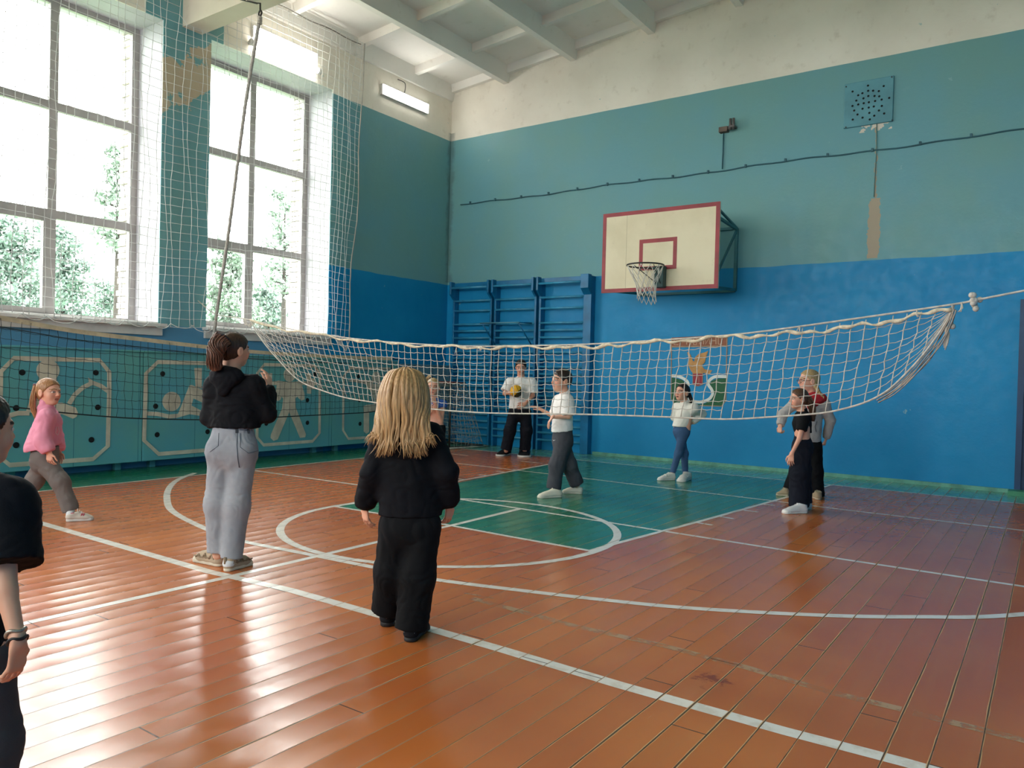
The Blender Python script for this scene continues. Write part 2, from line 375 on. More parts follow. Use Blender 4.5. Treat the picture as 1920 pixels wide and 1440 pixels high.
# --- windows: frames deep in the wall, panes, sills
M_FR = paint('window_frame_plastic', 'a8a29f', .45, .06)
t = NT('window_glass'); tr = t.n('ShaderNodeBsdfTransparent'); gl = t.n('ShaderNodeBsdfGlossy'); gl.inputs['Roughness'].default_value = .02
mx = t.n('ShaderNodeMixShader'); fz = t.n('ShaderNodeFresnel'); fz.inputs[0].default_value = 1.45
tr.inputs[0].default_value = (.93, .96, .95, 1); t.lk(fz.outputs[0], mx.inputs[0]); t.lk(tr.outputs[0], mx.inputs[1]); t.lk(gl.outputs[0], mx.inputs[2]); t.lk(mx.outputs[0], t.out.inputs[0]); M_GLASS = t.mat
XF = -.65
for k, (y0, y1) in enumerate(WINS):
    w = thing('window_%d' % (k+1), None, None, (XF, y0, Z0)); w['kind'] = 'structure'
    f = MB(); ym = (y0+y1)/2+.02; m1 = .10; a, b = XF-.035, XF+.035
    z0, z1 = Z0, Z1
    f.box((a, y0, z0), (b, y0+m1, z1)); f.box((a, y1-m1, z0), (b, y1, z1)); f.box((a, y0+m1, z0), (b, y1-m1, z0+.08)); f.box((a, y0+m1, z1-.09), (b, y1-m1, z1))
    f.box((a-.005, ym-.055, z0+.08), (b+.005, ym+.055, z1-.09))
    for z in (3.365, 4.785): f.box((a-.003, y0+m1, z-.055), (b+.003, y1-m1, z+.055))
    for u0, u1 in ((y0+m1, ym-.055),):                            # the opening sash low on the left
        f.box((XF-.02, u0, z0+.08), (XF+.05, u0+.05, 3.31)); f.box((XF-.02, u1-.05, z0+.08), (XF+.05, u1, 3.31)); f.box((XF-.02, u0+.05, z0+.08), (XF+.05, u1-.05, z0+.14)); f.box((XF-.02, u0+.05, 3.26), (XF+.05, u1-.05, 3.31))
    f.build('window_frame', M_FR, w)
    g = MB()
    for u0, u1 in ((y0+m1, ym-.055), (ym+.055, y1-m1)):
        for v0, v1 in ((z0+.08, 3.31), (3.42, 4.73), (4.84, z1-.09)): g.add([(XF, u0, v0), (XF, u1, v0), (XF, u1, v1), (XF, u0, v1)], [(0, 1, 2, 3)])
    g.build('window_pane', M_GLASS, w)
    s = MB().box((XF+.035, y0-.0, Z0-.02), (0, y1+.0, Z0+.03)); s.box((-.01, y0-.06, Z0-.045), (.14, y1+.06, Z0+.005)); s.box((0.001, y0-.04, Z0-.16), (.05, y1+.04, Z0-.045))
    bevel(s.build('window_sill', paint('white_sill_plastic', 'd6d3cf', .4, .06), w), .006)
    pl_ = bpy.data.lights.new('daylight_portal', 'AREA'); pl_.shape = 'RECTANGLE'; pl_.size = Z1-Z0; pl_.size_y = y1-y0; pl_.cycles.is_portal = True
    po = bpy.data.objects.new('daylight_portal', pl_); COL.objects.link(po); po.location = (-.95, (y0+y1)/2, (Z0+Z1)/2); po.rotation_euler = (0, -math.pi/2, 0)
for k, (x0, x1) in enumerate(BW):                                  # added windows, unseen behind the viewer, to brighten the far wall and backs
    w = thing('window_%d' % (k+6), None, None, (x0, Y_B-.2, BZ0)); w['kind'] = 'structure'; f = MB(); g = MB(); xm = (x0+x1)/2; a, b = Y_B-.24, Y_B-.17
    for u0, u1 in ((x0, x0+.09), (xm-.05, xm+.05), (x1-.09, x1)): f.box((u0, a, BZ0), (u1, b, BZ1))
    for z in (BZ0, (BZ0+BZ1)/2-.05, BZ1-.09): f.box((x0+.09, a+.004, z), (xm-.05, b-.004, z+.09)); f.box((xm+.05, a+.004, z), (x1-.09, b-.004, z+.09))
    f.build('window_frame', M_FR, w); g.add([(x0+.09, Y_B-.2, BZ0+.09), (x1-.09, Y_B-.2, BZ0+.09), (x1-.09, Y_B-.2, BZ1-.09), (x0+.09, Y_B-.2, BZ1-.09)], [(0, 1, 2, 3)]); g.build('window_pane', M_GLASS, w)
    pl_ = bpy.data.lights.new('daylight_portal', 'AREA'); pl_.shape = 'RECTANGLE'; pl_.size = x1-x0; pl_.size_y = BZ1-BZ0; pl_.cycles.is_portal = True
    po = bpy.data.objects.new('daylight_portal', pl_); COL.objects.link(po); po.location = (xm, Y_B-.38, (BZ0+BZ1)/2); po.rotation_euler = (-math.pi/2, 0, math.pi)
# rough white brick seen outside the first window's right edge
br = MB(); z = 1.95; i = 0
while z < 6.25:
    o = (i % 2)*.03
    for (yc, sgn, y2) in ((-6.24, -1, 0), (-3.17, -1, 0)):
        br.box((-.98, yc-.05-o*.6-random.random()*.02, z), (-.72+random.random()*.02, yc+.02, z+.078))
        br.box((-.97, yc-.04, z+.078), (-.74, yc+.02, z+.09))
    z += .09; i += 1
bevel(tag(br.build('trim_2', paint('whitewashed_brick', 'cfc6bf', .8, .12, 6., .02)), kind='structure'), .012)

# --- door in the far wall, at the right
M_DOOR = paint('dark_blue_door_paint', '0b3d66', .45, .1)
d = thing('door_1', None, None, (9.86, 0, 0)); d['kind'] = 'structure'
f = MB().box((9.86, -.10, 0), (9.93, .0, 2.56)); f.box((9.93, -.10, 2.49), (10.9, .0, 2.56)); f.box((10.83, -.10, 0), (10.9, .0, 2.49)); f.build('door_frame', M_DOOR, d)
f = MB().box((9.93, -.045, .03), (10.83, -.005, 2.49))
for zz in (.25, 1.3): f.box((10.05, -.06, zz), (10.71, -.045, zz+.95))
f.build('door_leaf', M_DOOR, d)
MB().tube([(10.02, -.05, 1.05), (10.02, -.11, 1.05), (10.14, -.11, 1.05)], .012, 8).build('door_handle', paint('worn_steel', '8a8a88', .35, .1, metal=.9), d)
MB().box((9.80, -.32, 0), (10.95, -.1, .06)).build('door_step', paint('green_step_paint', '3d8a66', .5, .1), d)
M_BASE = paint('green_baseboard_paint', '6aa893', .6, .15, 6.)
tag(MB().box((3.5, -.035, 0), (9.86, 0, .05)).build('baseboard_far', M_BASE), kind='structure')

# --- daylight
w = bpy.data.worlds.new('overcast_sky'); SC.world = w; w.use_nodes = True
bg = w.node_tree.nodes['Background']; bg.inputs[0].default_value = (1., .99, .97, 1); bg.inputs[1].default_value = SKY = 8.0
SC.view_settings.view_transform = 'Standard'; SC.view_settings.look = 'None'; SC.view_settings.gamma = 1; SC.view_settings.exposure = 0.8; SC.view_settings.use_curve_mapping = False
SC.cycles.max_bounces = 8; SC.cycles.diffuse_bounces = 6; SC.cycles.transparent_max_bounces = 24; SC.cycles.sample_clamp_indirect = 12
# ================================================================== fittings
M_STEEL = paint('worn_steel', '8a8a88', .35, .1, metal=.9)
M_ROPE = paint('aged_cotton_cord', 'c2bbb0', .85, .12, 20.)
M_ROPE_G = paint('grey_hemp', 'b3aea6', .9, .12, 30., .004)
M_BLK = paint('black_net_cord', '1b2a2e', .8, .1)
M_WHITE_NET = paint('white_nylon_cord', 'd8dad6', .6, .08)
M_TEAL = None
t = NT('panel_paint'); tc = t.n('ShaderNodeTexCoord').outputs['Object']
X, Y, Z = t.xyz()
c = t.mix(t.ramp(t.noise(None, 1.4, 4.), .3, .7), lin('57a3b4'), lin('62aaa8')); c = t.mix(t.m('MULTIPLY', t.ramp(t.noise(None, 4., 5., .65), .6, .75), .35), c, lin('7fae9c'))
c = t.mix(t.m('LESS_THAN', t.m('FRACT', t.m('DIVIDE', Y, .83)), .008), c, lin('2d6f80'))
M_PANEL = t.bsdf(c, .42, t.bump(t.noise(None, 14., 3.), .15, .006), .4)
M_PIC = paint('cream_pictogram_paint', 'cfcbb8', .55, .1, 5.)
M_DARK = paint('dark_opening', '0b1416', .9, .0)
PX = .25
def z6(ox, oy, s): return lambda zx, zy: (ox+zx/s, oy+zy/s)
_lay = [0]
def lay(v, d):                                                     # each coat of paint sits a hair above the last
    _lay[0] = (_lay[0]+1) % 14; return v+.00035*_lay[0]*(1 if sum(d) > 0 else -1)
def pol(mb, pts, axis, v, d):
    v = lay(v, d); P = [on(*p, axis, v) for p in pts]
    # keep the outline counter-clockwise about the push direction
    n = Vector((0, 0, 0))
    for i in range(len(P)): n += Vector(P[i]).cross(Vector(P[(i+1) % len(P)]))
    if n.dot(Vector(d)) < 0: P = P[::-1]
    mb.prism(P, d)
def band(mb, pts, w, axis, v, d, closed=False):
    v = lay(v, d); P = [Vector(on(*p, axis, v)) for p in pts]; nv = Vector(d).normalized(); k = len(P); q = []
    for i in range(k):
        a = P[(i-1) % k] if closed or i else P[i]; b = P[(i+1) % k] if closed or i < k-1 else P[i]
        tt = (b-a).normalized(); q.append(nv.cross(tt)*w/2)
    for i in range(k if closed else k-1):
        j = (i+1) % k; quad = [P[i]-q[i], P[j]-q[j], P[j]+q[j], P[i]+q[i]]
        mb.prism(quad, d)
def disc(mb, c, r, axis, v, d, n=28, ry=None):
    v = lay(v, d); C0 = Vector(on(*c, axis, v)); P = []
    for k in range(n):
        a = 2*math.pi*k/n
        off = Vector((0, r*math.cos(a), (ry or r)*math.sin(a))) if axis == 0 else Vector((r*math.cos(a), 0, (ry or r)*math.sin(a)))
        P.append(C0+off)
    nn = (P[1]-P[0]).cross(P[2]-P[1])
    if nn.dot(Vector(d)) < 0: P = P[::-1]
    mb.prism(P, d)
D = (.004, 0, 0); VX = PX+.001
def g1(b):
    z = z6(0, 640, 6); a = lambda L: [z(*p) for p in L]
    band(b[0], a([(155, 190), (1120, 212), (1228, 345), (1228, 560), (1212, 1180), (1045, 1325), (110, 1392), (-10, 1295), (5, 345)]), .055, 0, VX, D, True)
    disc(b[1], z(540, 328), .132, 0, VX, D)
    pol(b[1], a([(440, 418), (640, 418), (610, 690), (700, 690), (850, 745), (875, 800), (860, 850), (820, 870), (700, 820), (420, 810), (290, 795), (330, 680), (400, 520)]), 0, VX, D)
    band(b[1], a([(25, 862), (85, 840), (200, 808), (330, 808)]), .055, 0, VX, D)
    band(b[1], a([(775, 705), (840, 600), (930, 520), (1040, 465), (1130, 500), (1215, 560)]), .055, 0, VX, D)
    pol(b[1], a([(990, 405), (1080, 470), (1000, 462)]), 0, VX, D)
    return [z(*p) for p in ((250, 350), (1078, 352), (182, 750), (1100, 742), (182, 1168), (1028, 1108))]
def g2(b):
    z = z6(240, 650, 6); a = lambda L: [z(*p) for p in L]
    band(b[0], a([(335, 172), (1010, 190), (1125, 300), (1115, 1040), (1000, 1155), (345, 1208), (180, 1055), (203, 300)]), .055, 0, VX, D, True)
    disc(b[1], z(490, 617), .135, 0, VX, D)
    pol(b[1], a([(745, 240), (830, 240), (828, 470), (760, 450)]), 0, VX, D)
    pol(b[1], a([(690, 435), (720, 430), (860, 500), (960, 560), (960, 690), (860, 640), (735, 582), (690, 742), (555, 775)]), 0, VX, D)
    pol(b[1], a([(712, 660), (870, 745), (1000, 800), (960, 830), (690, 742)]), 0, VX, D)
    band(b[1], a([(195, 750), (330, 757), (460, 785), (550, 778), (690, 738), (860, 762)]), .055, 0, VX, D)
    return [z(*p) for p in ((390, 305), (310, 670), (328, 990), (895, 957), (1010, 300))]
def g3(b):
    z = z6(440, 660, 7.2); a = lambda L: [z(*p) for p in L]
    band(b[0], a([(400, 170), (1080, 187), (1148, 290), (1145, 1095), (1050, 1205), (390, 1255), (300, 1150), (310, 280)]), .05, 0, VX, D, True)
    disc(b[1], z(740, 305), .115, 0, VX, D)
    pol(b[1], a([(580, 385), (690, 402), (800, 402), (890, 390), (940, 560), (942, 640), (900, 655), (862, 625), (845, 600), (815, 630), (820, 740), (960, 1110), (950, 1150), (880, 1158), (735, 810), (580, 1180), (525, 1200), (485, 1160), (490, 1110), (640, 760), (655, 630), (630, 600), (620, 640), (580, 665), (545, 610), (565, 470)]), 0, VX, D)
    band(b[1], a([(500, 420), (580, 418)]), .06, 0, VX, D); band(b[1], a([(890, 420), (975, 422)]), .06, 0, VX, D)
    for L in ([(440, 285), (505, 285), (500, 550), (440, 550)], [(975, 285), (1030, 288), (1030, 565), (975, 562)], [(1032, 355), (1075, 357), (1075, 505), (1032, 502)], [(1077, 410), (1112, 411), (1112, 448), (1077, 447)]): pol(b[1], a(L), 0, VX, D)
    return [z(*p) for p in ((427, 965), (982, 650), (982, 955), (1085, 298), (410, 640))]
def g4(b):
    z = z6(600, 660, 8); a = lambda L: [z(*p) for p in L]
    band(b[0], a([(455, 240), (1045, 250), (1118, 340), (1105, 1150), (1020, 1262), (425, 1300), (345, 1175), (352, 365)]), .045, 0, VX, D, True)
    disc(b[1], z(842, 380), .105, 0, VX, D)
    pol(b[1], a([(400, 432), (540, 415), (790, 425), (800, 478), (868, 480), (890, 432), (945, 432), (940, 600), (945, 900), (655, 900), (655, 812), (700, 790), (810, 785), (808, 700), (700, 490), (620, 470), (540, 456)]), 0, VX, D)
    pol(b[1], a([(655, 900), (735, 900), (735, 1200), (695, 1225), (655, 1192)]), 0, VX, D)
    pol(b[1], a([(868, 900), (945, 900), (900, 1200), (830, 1226), (795, 1190)]), 0, VX, D)
    return [z(*p) for p in ((576, 368), (982, 365), (590, 722), (970, 735), (600, 1077), (985, 1080))]
spans = [(-8.34, -6.58), (-6.58, -4.93), (-4.93, -3.25), (-3.25, -1.68)]
lab = ['teal radiator cover painted with a cream rowing figure, behind the girl in pink',
       'teal radiator cover painted with a cream water polo swimmer and ball',
       'teal radiator cover painted with a cream weightlifter holding a barbell',
       'teal radiator cover painted with a cream archer stretching one arm, next to the grey cover']
for (y0, y1), fn, lb in zip(spans, (g1, g2, g3, g4), lab):
    r = thing('radiator_cover', lb, 'radiator cover', (.12, (y0+y1)/2, 0), 'painted radiator covers along the window wall')
    m = MB().box((.0, y0+.004, .11), (PX, y1-.004, 1.575)); m.box((.0, y0+.004, 1.575), (PX+.02, y1-.004, 1.60))
    m.box((.02, y0+.2, 0), (.10, y0+.28, .11)); m.box((.02, y1-.28, 0), (.10, y1-.2, .11))
    bevel(m.build('cover_board', M_PANEL, r), .006)
    b = (MB(), MB()); hs = fn(b)
    b[0].build('octagon_border', M_PIC, r); b[1].build('pictogram', M_PIC, r)
    for q in hs: h = MB(); disc(h, q, .036, 0, PX+.0005, (.0015, 0, 0), 16); h.build('vent_hole', M_DARK, r)
r = thing('radiator_cover', 'plain grey blue radiator cover in the corner behind the small goal', 'radiator cover', (.12, -.9, 0))
m = MB().box((.01, -1.676, .07), (PX, -.16, 1.52)); m.box((.01, -1.676, 1.52), (PX+.015, -.16, 1.545)); m.box((.02, -1.5, 0), (.1, -1.42, .07)); m.box((.02, -.4, 0), (.1, -.32, .07)); bevel(m.build('cover_board', paint('grey_blue_panel_paint', '5f8a9c', .5, .12), r), .006)

# --- loudspeaker grille plate
sp = thing('loudspeaker', 'square teal perforated loudspeaker plate high on the far wall', 'speaker', (7.92, 0, 5.16))
m = MB().box((7.585, -.035, 5.175), (8.25, 0, 5.83)); bevel(m.build('cover_plate', paint('teal_plate_paint', '5b97a4', .5, .08), sp), .01)
z = z6(1500, 100, 3.6)
for q in ((459,218),(565,221),(355,258),(460,253),(493,252),(532,255),(421,269),(393,283),(461,288),(503,288),(535,290),(602,301),(428,304),(380,319),(551,312),(507,322),(465,330),(430,337),(393,345),(354,355),(552,355),(498,359),(464,366),(422,374),(366,386),(533,386),(388,413),(468,402),(568,406),(501,421),(422,434),(471,446),(356,447)):
    h = MB(); disc(h, z(*q), .0155, 1, -.0355, (0, -.001, 0), 14); h.build('sound_hole', M_DARK, sp)
for q in ((312, 226), (620, 160), (310, 500), (622, 452)): h = MB(); disc(h, z(*q), .011, 1, -.0355, (0, -.006, 0), 10); h.build('screw', paint('dark_screw', '23383c', .5, .05), sp)
MB().tube([(8.04, -.012, 5.175), (8.045, -.012, 4.81), (8.035, -.010, 4.4), (8.03, -.01, 4.12)], .006, 6).build('cable', paint('painted_cable', '55807f', .6, .1), sp)

# --- cable run and the bracket above it
cw = MB(); xs = np.linspace(.30, X_R-.02, 90)
cw.tube([(x, -.014, 4.80+.012*math.sin(x*2.1)+.008*math.sin(x*7.3)) for x in xs], .011, 6)
M_CAB = paint('teal_painted_cable', '2f5f6a', .6, .1)
cr = thing('wall_cable', 'dark teal cable clipped along the far wall above the backboard', 'cable', (.3, 0, 4.8)); cw.build('wire', M_CAB, cr)
for x in np.arange(.55, 11.3, .62): cl = MB(); cl.box((x-.014, -.032, 4.79+.012*math.sin(x*2.1)), (x+.014, -.0, 4.84+.012*math.sin(x*2.1))); cl.build('cable_clip', M_CAB, cr)
br = thing('junction_bracket', 'small rusty bracket with a socket on the wall above the backboard', 'bracket', (5.82, 0, 5.46))
m = MB().tube([(5.75, -.02, 4.82), (5.755, -.02, 5.42)], .010, 6); m.build('riser_wire', M_CAB, br)
m = MB().box((5.70, -.10, 5.40), (5.84, -.0, 5.48)); m.build('box', paint('rusty_box', '6a5a50', .7, .2), br)
m = MB().tube([(5.84, -.06, 5.45), (5.93, -.09, 5.47)], .03, 10); m.tube([(5.90, -.12, 5.40), (5.90, -.12, 5.58)], .022, 8); m.tube([(5.95, -.12, 5.40), (5.95, -.12, 5.58)], .022, 8)
m.box((5.88, -.14, 5.44), (5.97, -.001, 5.47)); m.build('lamp_holder', paint('old_bakelite', '5f5a58', .5, .15), br)

# --- town emblem on the wall
em = thing('wall_emblem', 'painted town emblem with a gold bird and the heading ЕРМОЛИНО', 'emblem', (5.42, 0, 1.0))
z = z6(1240, 610, 8.47); a = lambda L: [z(*p) for p in L]; DY = (0, -.004, 0)
M_TAN = paint('tan_emblem_paint', 'a98a6c', .6, .1, 6.); M_BRN = paint('brown_heading_paint', '94563a', .6, .08, 6.)
m = MB(); pol(m, a([(165, 195), (1045, 148), (1038, 322), (165, 335)]), 1, -.002, DY); m.build('heading_board', M_BRN, em)
m = MB(); band(m, a([(162, 200), (155, 1170), (210, 1245), (640, 1275), (955, 1283), (1022, 1200), (1045, 150)]), .016, 1, -.002, DY)
band(m, a([(165, 340), (1038, 330)]), .022, 1, -.002, DY); m.build('outline', M_TAN, em)
m = MB(); tx = MB()
GLY = {'Е': [[(1,1),(0,1),(0,0),(1,0)], [(0,.5),(.8,.5)]], 'Р': [[(0,0),(0,1),(1,1),(1,.45),(0,.45)]], 'М': [[(0,0),(0,1),(.5,.4),(1,1),(1,0)]], 'О': [[(.1,0),(.1,1),(.9,1),(.9,0),(.1,0)]],
       'Л': [[(0,0),(.3,1),(1,1),(1,0)]], 'И': [[(0,1),(0,0),(1,1),(1,0)]], 'Н': [[(0,0),(0,1)], [(0,.5),(1,.5)], [(1,0),(1,1)]]}
for i, chh in enumerate('ЕРМОЛИНО'):
    for L in GLY[chh]:
        P = []
        for (u, v) in L:
            zx = 205+i*99+u*68; y_lo, y_hi = 308-.012*(zx-205), 208-.035*(zx-205); P.append(z(zx, y_lo+(y_hi-y_lo)*v))
        band(tx, P, .017, 1, -.0065, (0, -.002, 0))
tx.build('lettering', paint('pale_letter_paint', 'c39a7c', .6, .05), em)
GR = MB(); pol(GR, a([(172, 828), (330, 865), (398, 925), (402, 985), (372, 1060), (385, 1130), (440, 1200), (540, 1245), (610, 1250), (615, 1270), (212, 1240), (160, 1178)]), 1, -.003, DY)
pol(GR, a([(1030, 840), (900, 845), (800, 880), (770, 930), (830, 1040), (845, 1090), (790, 1190), (690, 1240), (612, 1250), (645, 1270), (955, 1278), (1018, 1200)]), 1, -.003, DY)
GR.build('green_field', paint('emblem_green', '0a5a35', .6, .08), em)
m = MB(); band(m, catmull(a([(165, 803), (260, 808), (340, 838), (412, 892), (425, 960), (385, 1050), (400, 1130), (465, 1188), (560, 1215), (660, 1212), (760, 1170), (815, 1090), (800, 1020), (752, 950), (750, 900), (800, 842), (880, 812), (1035, 815)]), 4), .048, 1, -.004, DY); m.build('white_river', paint('emblem_white', 'dcdfd8', .6, .05), em)
m = MB(); pol(m, a([(410, 425), (440, 430), (470, 480), (500, 560), (520, 575), (540, 505), (590, 455), (690, 430), (745, 405), (720, 480), (690, 590), (640, 640), (690, 700), (805, 715), (770, 772), (750, 782), (680, 755), (650, 770), (510, 770), (470, 720), (430, 640), (430, 500)]), 1, -.004, DY); m.build('bird', paint('emblem_gold', 'c08a4a', .55, .12, 8.), em)
m = MB(); pol(m, a([(500, 765), (655, 765), (655, 940), (580, 965), (500, 940)]), 1, -.0045, DY); m.build('red_shield', paint('emblem_red', '9e2436', .6, .08), em)
m = MB(); band(m, a([(500, 765), (655, 765), (655, 940), (580, 965), (500, 940)]), .010, 1, -.0085, (0, -.002, 0), True)
c0 = [(578+20*math.cos(k/12*2*math.pi), 868+72*math.sin(k/12*2*math.pi)) for k in range(12)]; band(m, a(c0), .008, 1, -.0085, (0, -.002, 0), True); m.build('shield_trim', M_TAN, em)

# --- wall bars
M_BAR = paint('blue_wall_bar_paint', '0b70a0', .38, .12, 4.)
sec = [(.27, 1.25, 'wall bars section nearest the corner, beside the small goal'), (1.31, 2.29, 'middle wall bars section behind the boy holding the ball'), (2.35, 3.46, 'wall bars section closest to the basketball backboard')]
for x0, x1, lb in sec:
    s = thing('wall_bars', 'blue wooden '+lb, 'wall bars', ((x0+x1)/2, -.1, 0), 'blue wall bars against the far wall')
    wd = .045
    for k, xx in enumerate((x0, x1-wd)):
        w2 = .16 if (k == 1 and x1 > 3) else wd
        xx2 = x1-w2 if k else xx
        m = MB().box((xx2, -.15, 0), (xx2+w2, -.002, 3.2))
        m.prism([(xx2, -.15, 2.86), (xx2, -.15, 3.22), (xx2, -.27, 3.22), (xx2, -.27, 2.97)], (w2, 0, 0))
        bevel(m.build('upright', M_BAR, s), .006)
    xe = x1-(.16 if x1 > 3 else wd)
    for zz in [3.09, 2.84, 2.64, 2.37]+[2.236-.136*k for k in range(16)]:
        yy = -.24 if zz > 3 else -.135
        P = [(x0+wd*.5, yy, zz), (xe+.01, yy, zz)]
        m = MB().tube(P, .021, 10); m.build('rung', paint('lit_blue_rung_paint', '3a94bb', .32, .1, 6.), s)  # same paint as the uprights; caught light is put into the paler blue
    bevel(MB().box((x0+wd, -.16, 3.12), (xe, -.002, 3.20)).build('top_board', M_BAR, s), .005)
pb = thing('pull_up_bar', 'thin blue metal pull up frame hooked onto the wall bars', 'pull up bar', (1.7, -.3, 2.36))
MB().tube([(1.27, -.52, 2.36), (2.17, -.52, 2.36)], .014, 8).build('grip_bar', paint('pale_blue_metal', '5f9bb0', .35, .1, metal=.3), pb)
for x in (1.30, 2.14):
    m = MB().tube([(x, -.52, 2.36), (x+.06, -.158, 2.37)], .012, 8); m.build('arm', M_BAR, pb)
    m = MB().tube([(x, -.50, 2.35), (x+.06, -.158, 1.97)], .012, 8); m.build('brace', M_BAR, pb)

# --- basketball backboard
YB = -1.10
bb = thing('basketball_hoop', 'cream basketball backboard with dark red border, rim and white net', 'basketball hoop', (5.15, 0, 2.7))
c4 = [on(1131, 402, 1, YB), on(1352, 377, 1, YB), on(1345, 542, 1, YB), on(1128, 548, 1, YB)]
bx0, bx1, bz0, bz1 = (c4[0][0]+c4[3][0])/2, (c4[1][0]+c4[2][0])/2, (c4[2][2]+c4[3][2])/2, (c4[0][2]+c4[1][2])/2
t = NT('cream_board_paint'); X, Y, Z = t.xyz()
c = t.mix(t.ramp(t.noise(None, 1.7, 5.), .35, .7), lin('ddd2b2'), lin('d2c6a4')); c = t.mix(t.m('MULTIPLY', t.ramp(t.noise(None, 6., 5., .7), .62, .75), .4), c, lin('b5a98a'))
c = t.mix(t.m('LESS_THAN', t.m('ABSOLUTE', t.m('SUBTRACT', X, bx0+.43)), .003), c, lin('a89a7a')); M_CREAM = t.bsdf(c, .45)
M_RED = paint('dark_red_border_paint', '963038', .5, .1, 5.)
m = MB().box((bx0, YB, bz0), (bx1, YB+.035, bz1)); bevel(m.build('backboard', M_CREAM, bb), .004)
m = MB(); bw = .062; y0, y1 = YB-.003, YB+.0
for lo, hi in (((bx0, bz0), (bx1, bz0+bw)), ((bx0, bz1-bw), (bx1, bz1)), ((bx0, bz0+bw), (bx0+bw, bz1-bw)), ((bx1-bw, bz0+bw), (bx1, bz1-bw))): m.box((lo[0], y0, lo[1]), (hi[0], y1, hi[1]))
m.build('border_stripe', M_RED, bb)
q = [on(1199, 450, 1, YB), on(1270.4, 443.5, 1, YB), on(1267.7, 504, 1, YB), on(1198, 507.7, 1, YB)]
tx0, tx1, tz0, tz1 = (q[0][0]+q[3][0])/2, (q[1][0]+q[2][0])/2, (q[2][2]+q[3][2])/2, (q[0][2]+q[1][2])/2; m = MB()
for lo, hi in (((tx0, tz0), (tx1, tz0+bw)), ((tx0, tz1-bw), (tx1, tz1)), ((tx0, tz0+bw), (tx0+bw, tz1-bw)), ((tx1-bw, tz0+bw), (tx1, tz1-bw))): m.box((lo[0], y0, lo[1]), (hi[0], y1, hi[1]))
m.build('target_square', M_RED, bb)
M_BRK = paint('teal_bracket_paint', '2f6f78', .5, .12)
m = MB()
for xx in (4.35, 6.02):
    m.bar((xx, YB+.05, 3.87), (xx, -.001, 3.82), .04); m.bar((xx, YB+.05, bz0+.03), (xx, -.001, 2.85), .04); m.bar((xx, -.025, 2.84), (xx, -.025, 3.83), .05)
    m.bar((xx, YB+.05, bz0+.03), (xx, YB+.05, 3.9), .04); m.bar((xx, YB+.06, 2.82), (xx, -.03, 3.80), .03); m.bar((xx, YB+.06, 4.02), (xx, -.03, 3.84), .03)
for zz in (3.84, 2.83): m.bar((4.35, -.025, zz), (6.02, -.025, zz), .04); m.bar((4.35, YB+.055, zz), (6.02, YB+.055, zz), .04)
m.build('bracket', M_BRK, bb)
RX, RY, RZ, RR = 5.14, -1.50, 3.105, .275
m = MB().box((5.16, -1.22, 2.80), (5.31, YB-.003, 3.13)); m.bar((5.2, -1.22, 3.10), (5.2, -1.245, 3.10), .12, .03); bevel(m.build('rim_mount', paint('dark_green_mount', '274f4e', .5, .1), bb), .008)
m = MB().tube([(RX+RR*math.cos(k*math.pi/24), RY+RR*math.sin(k*math.pi/24), RZ) for k in range(48)], .012, 8, closed=True)
for sx in (-1, 1): m.tube([(RX+sx*.16, RY-.05, RZ), (5.235+sx*.03, -1.22, 2.86)], .006, 6); m.tube([(RX+sx*.2, RY+.18, RZ), (5.235+sx*.05, -1.20, 3.08)], .008, 6)
m.build('rim', paint('black_rim', '2a2624', .45, .1), bb)
m = MB(); n = 12; zs = [RZ-.01, RZ-.13, RZ-.26, RZ-.36, RZ-.45, RZ-.53]; rs = [RR, .225, .165, .145, .14, .145]
for k in range(n):
    for sgn in (-1, 1):
        P = []
        for i in range(len(zs)):
            aa = 2*math.pi*(k+sgn*.5*i)/n+.2; P.append((RX+.0+rs[i]*math.cos(aa)+.02*i*.4, RY+rs[i]*math.sin(aa), zs[i]-.012*i*math.sin(aa)))
        m.tube(P, .0055, 5)
m.build('hoop_net', paint('white_hoop_cord', 'd9d4c8', .8, .08), bb)

# --- strip lamps on the window wall
t = NT('lamp_glow'); e = t.n('ShaderNodeEmission'); e.inputs[0].default_value = (1., .96, .90, 1); e.inputs[1].default_value = 13.; t.lk(e.outputs[0], t.out.inputs[0]); M_LAMP = t.mat
M_LB = paint('lamp_housing', 'c9c8c4', .4, .05)
def batten(y0, y1, z0, z1, lb, grp='strip lamps under the ceiling'):
    l = thing('strip_lamp', lb, 'lamp', (.03, (y0+y1)/2, (z0+z1)/2), grp)
    bevel(MB().box((.0, y0, z0), (.055, y1, z1)).build('housing', M_LB, l), .006)
    MB().box((.055, y0+.012, z0+.012), (.068, y1-.012, z1-.012)).build('diffuser', M_LAMP, l); return l
batten(-4.83, -3.57, 6.47, 6.66, 'long white strip lamp over the second window, upper one of the pair')
l = thing('tube_lamp', 'round white tube lamp over the second window, lower one of the pair', 'lamp', (.06, -4.2, 6.37))
MB().tube([(.075, -4.86, 6.375), (.075, -3.55, 6.375)], .048, 12).build('tube', M_LAMP, l)
for y in (-4.86, -3.55): m = MB(); m.tube([(.075, y-.03, 6.375), (.075, y+.03, 6.375)], .052, 12); m.box((0, y-.02, 6.35), (.06, y+.02, 6.40)); m.build('end_cap', M_LB, l)
lb = batten(-2.05, -.78, 6.465, 6.66, 'white strip lamp near the corner, with a cable looping up from it')
MB().tube(catmull([(.035, -1.45, 6.655), (.06, -1.45, 6.78), (.05, -1.47, 6.86), (.02, -1.62, 6.88)], 4), .008, 6).build('lamp_cable', paint('grey_cable', '5a5650', .6, .1), lb)
for y in (-10.4, -16.5): batten(y-.63, y+.63, 6.47, 6.66, 'white strip lamp high on the window wall beyond the picture')

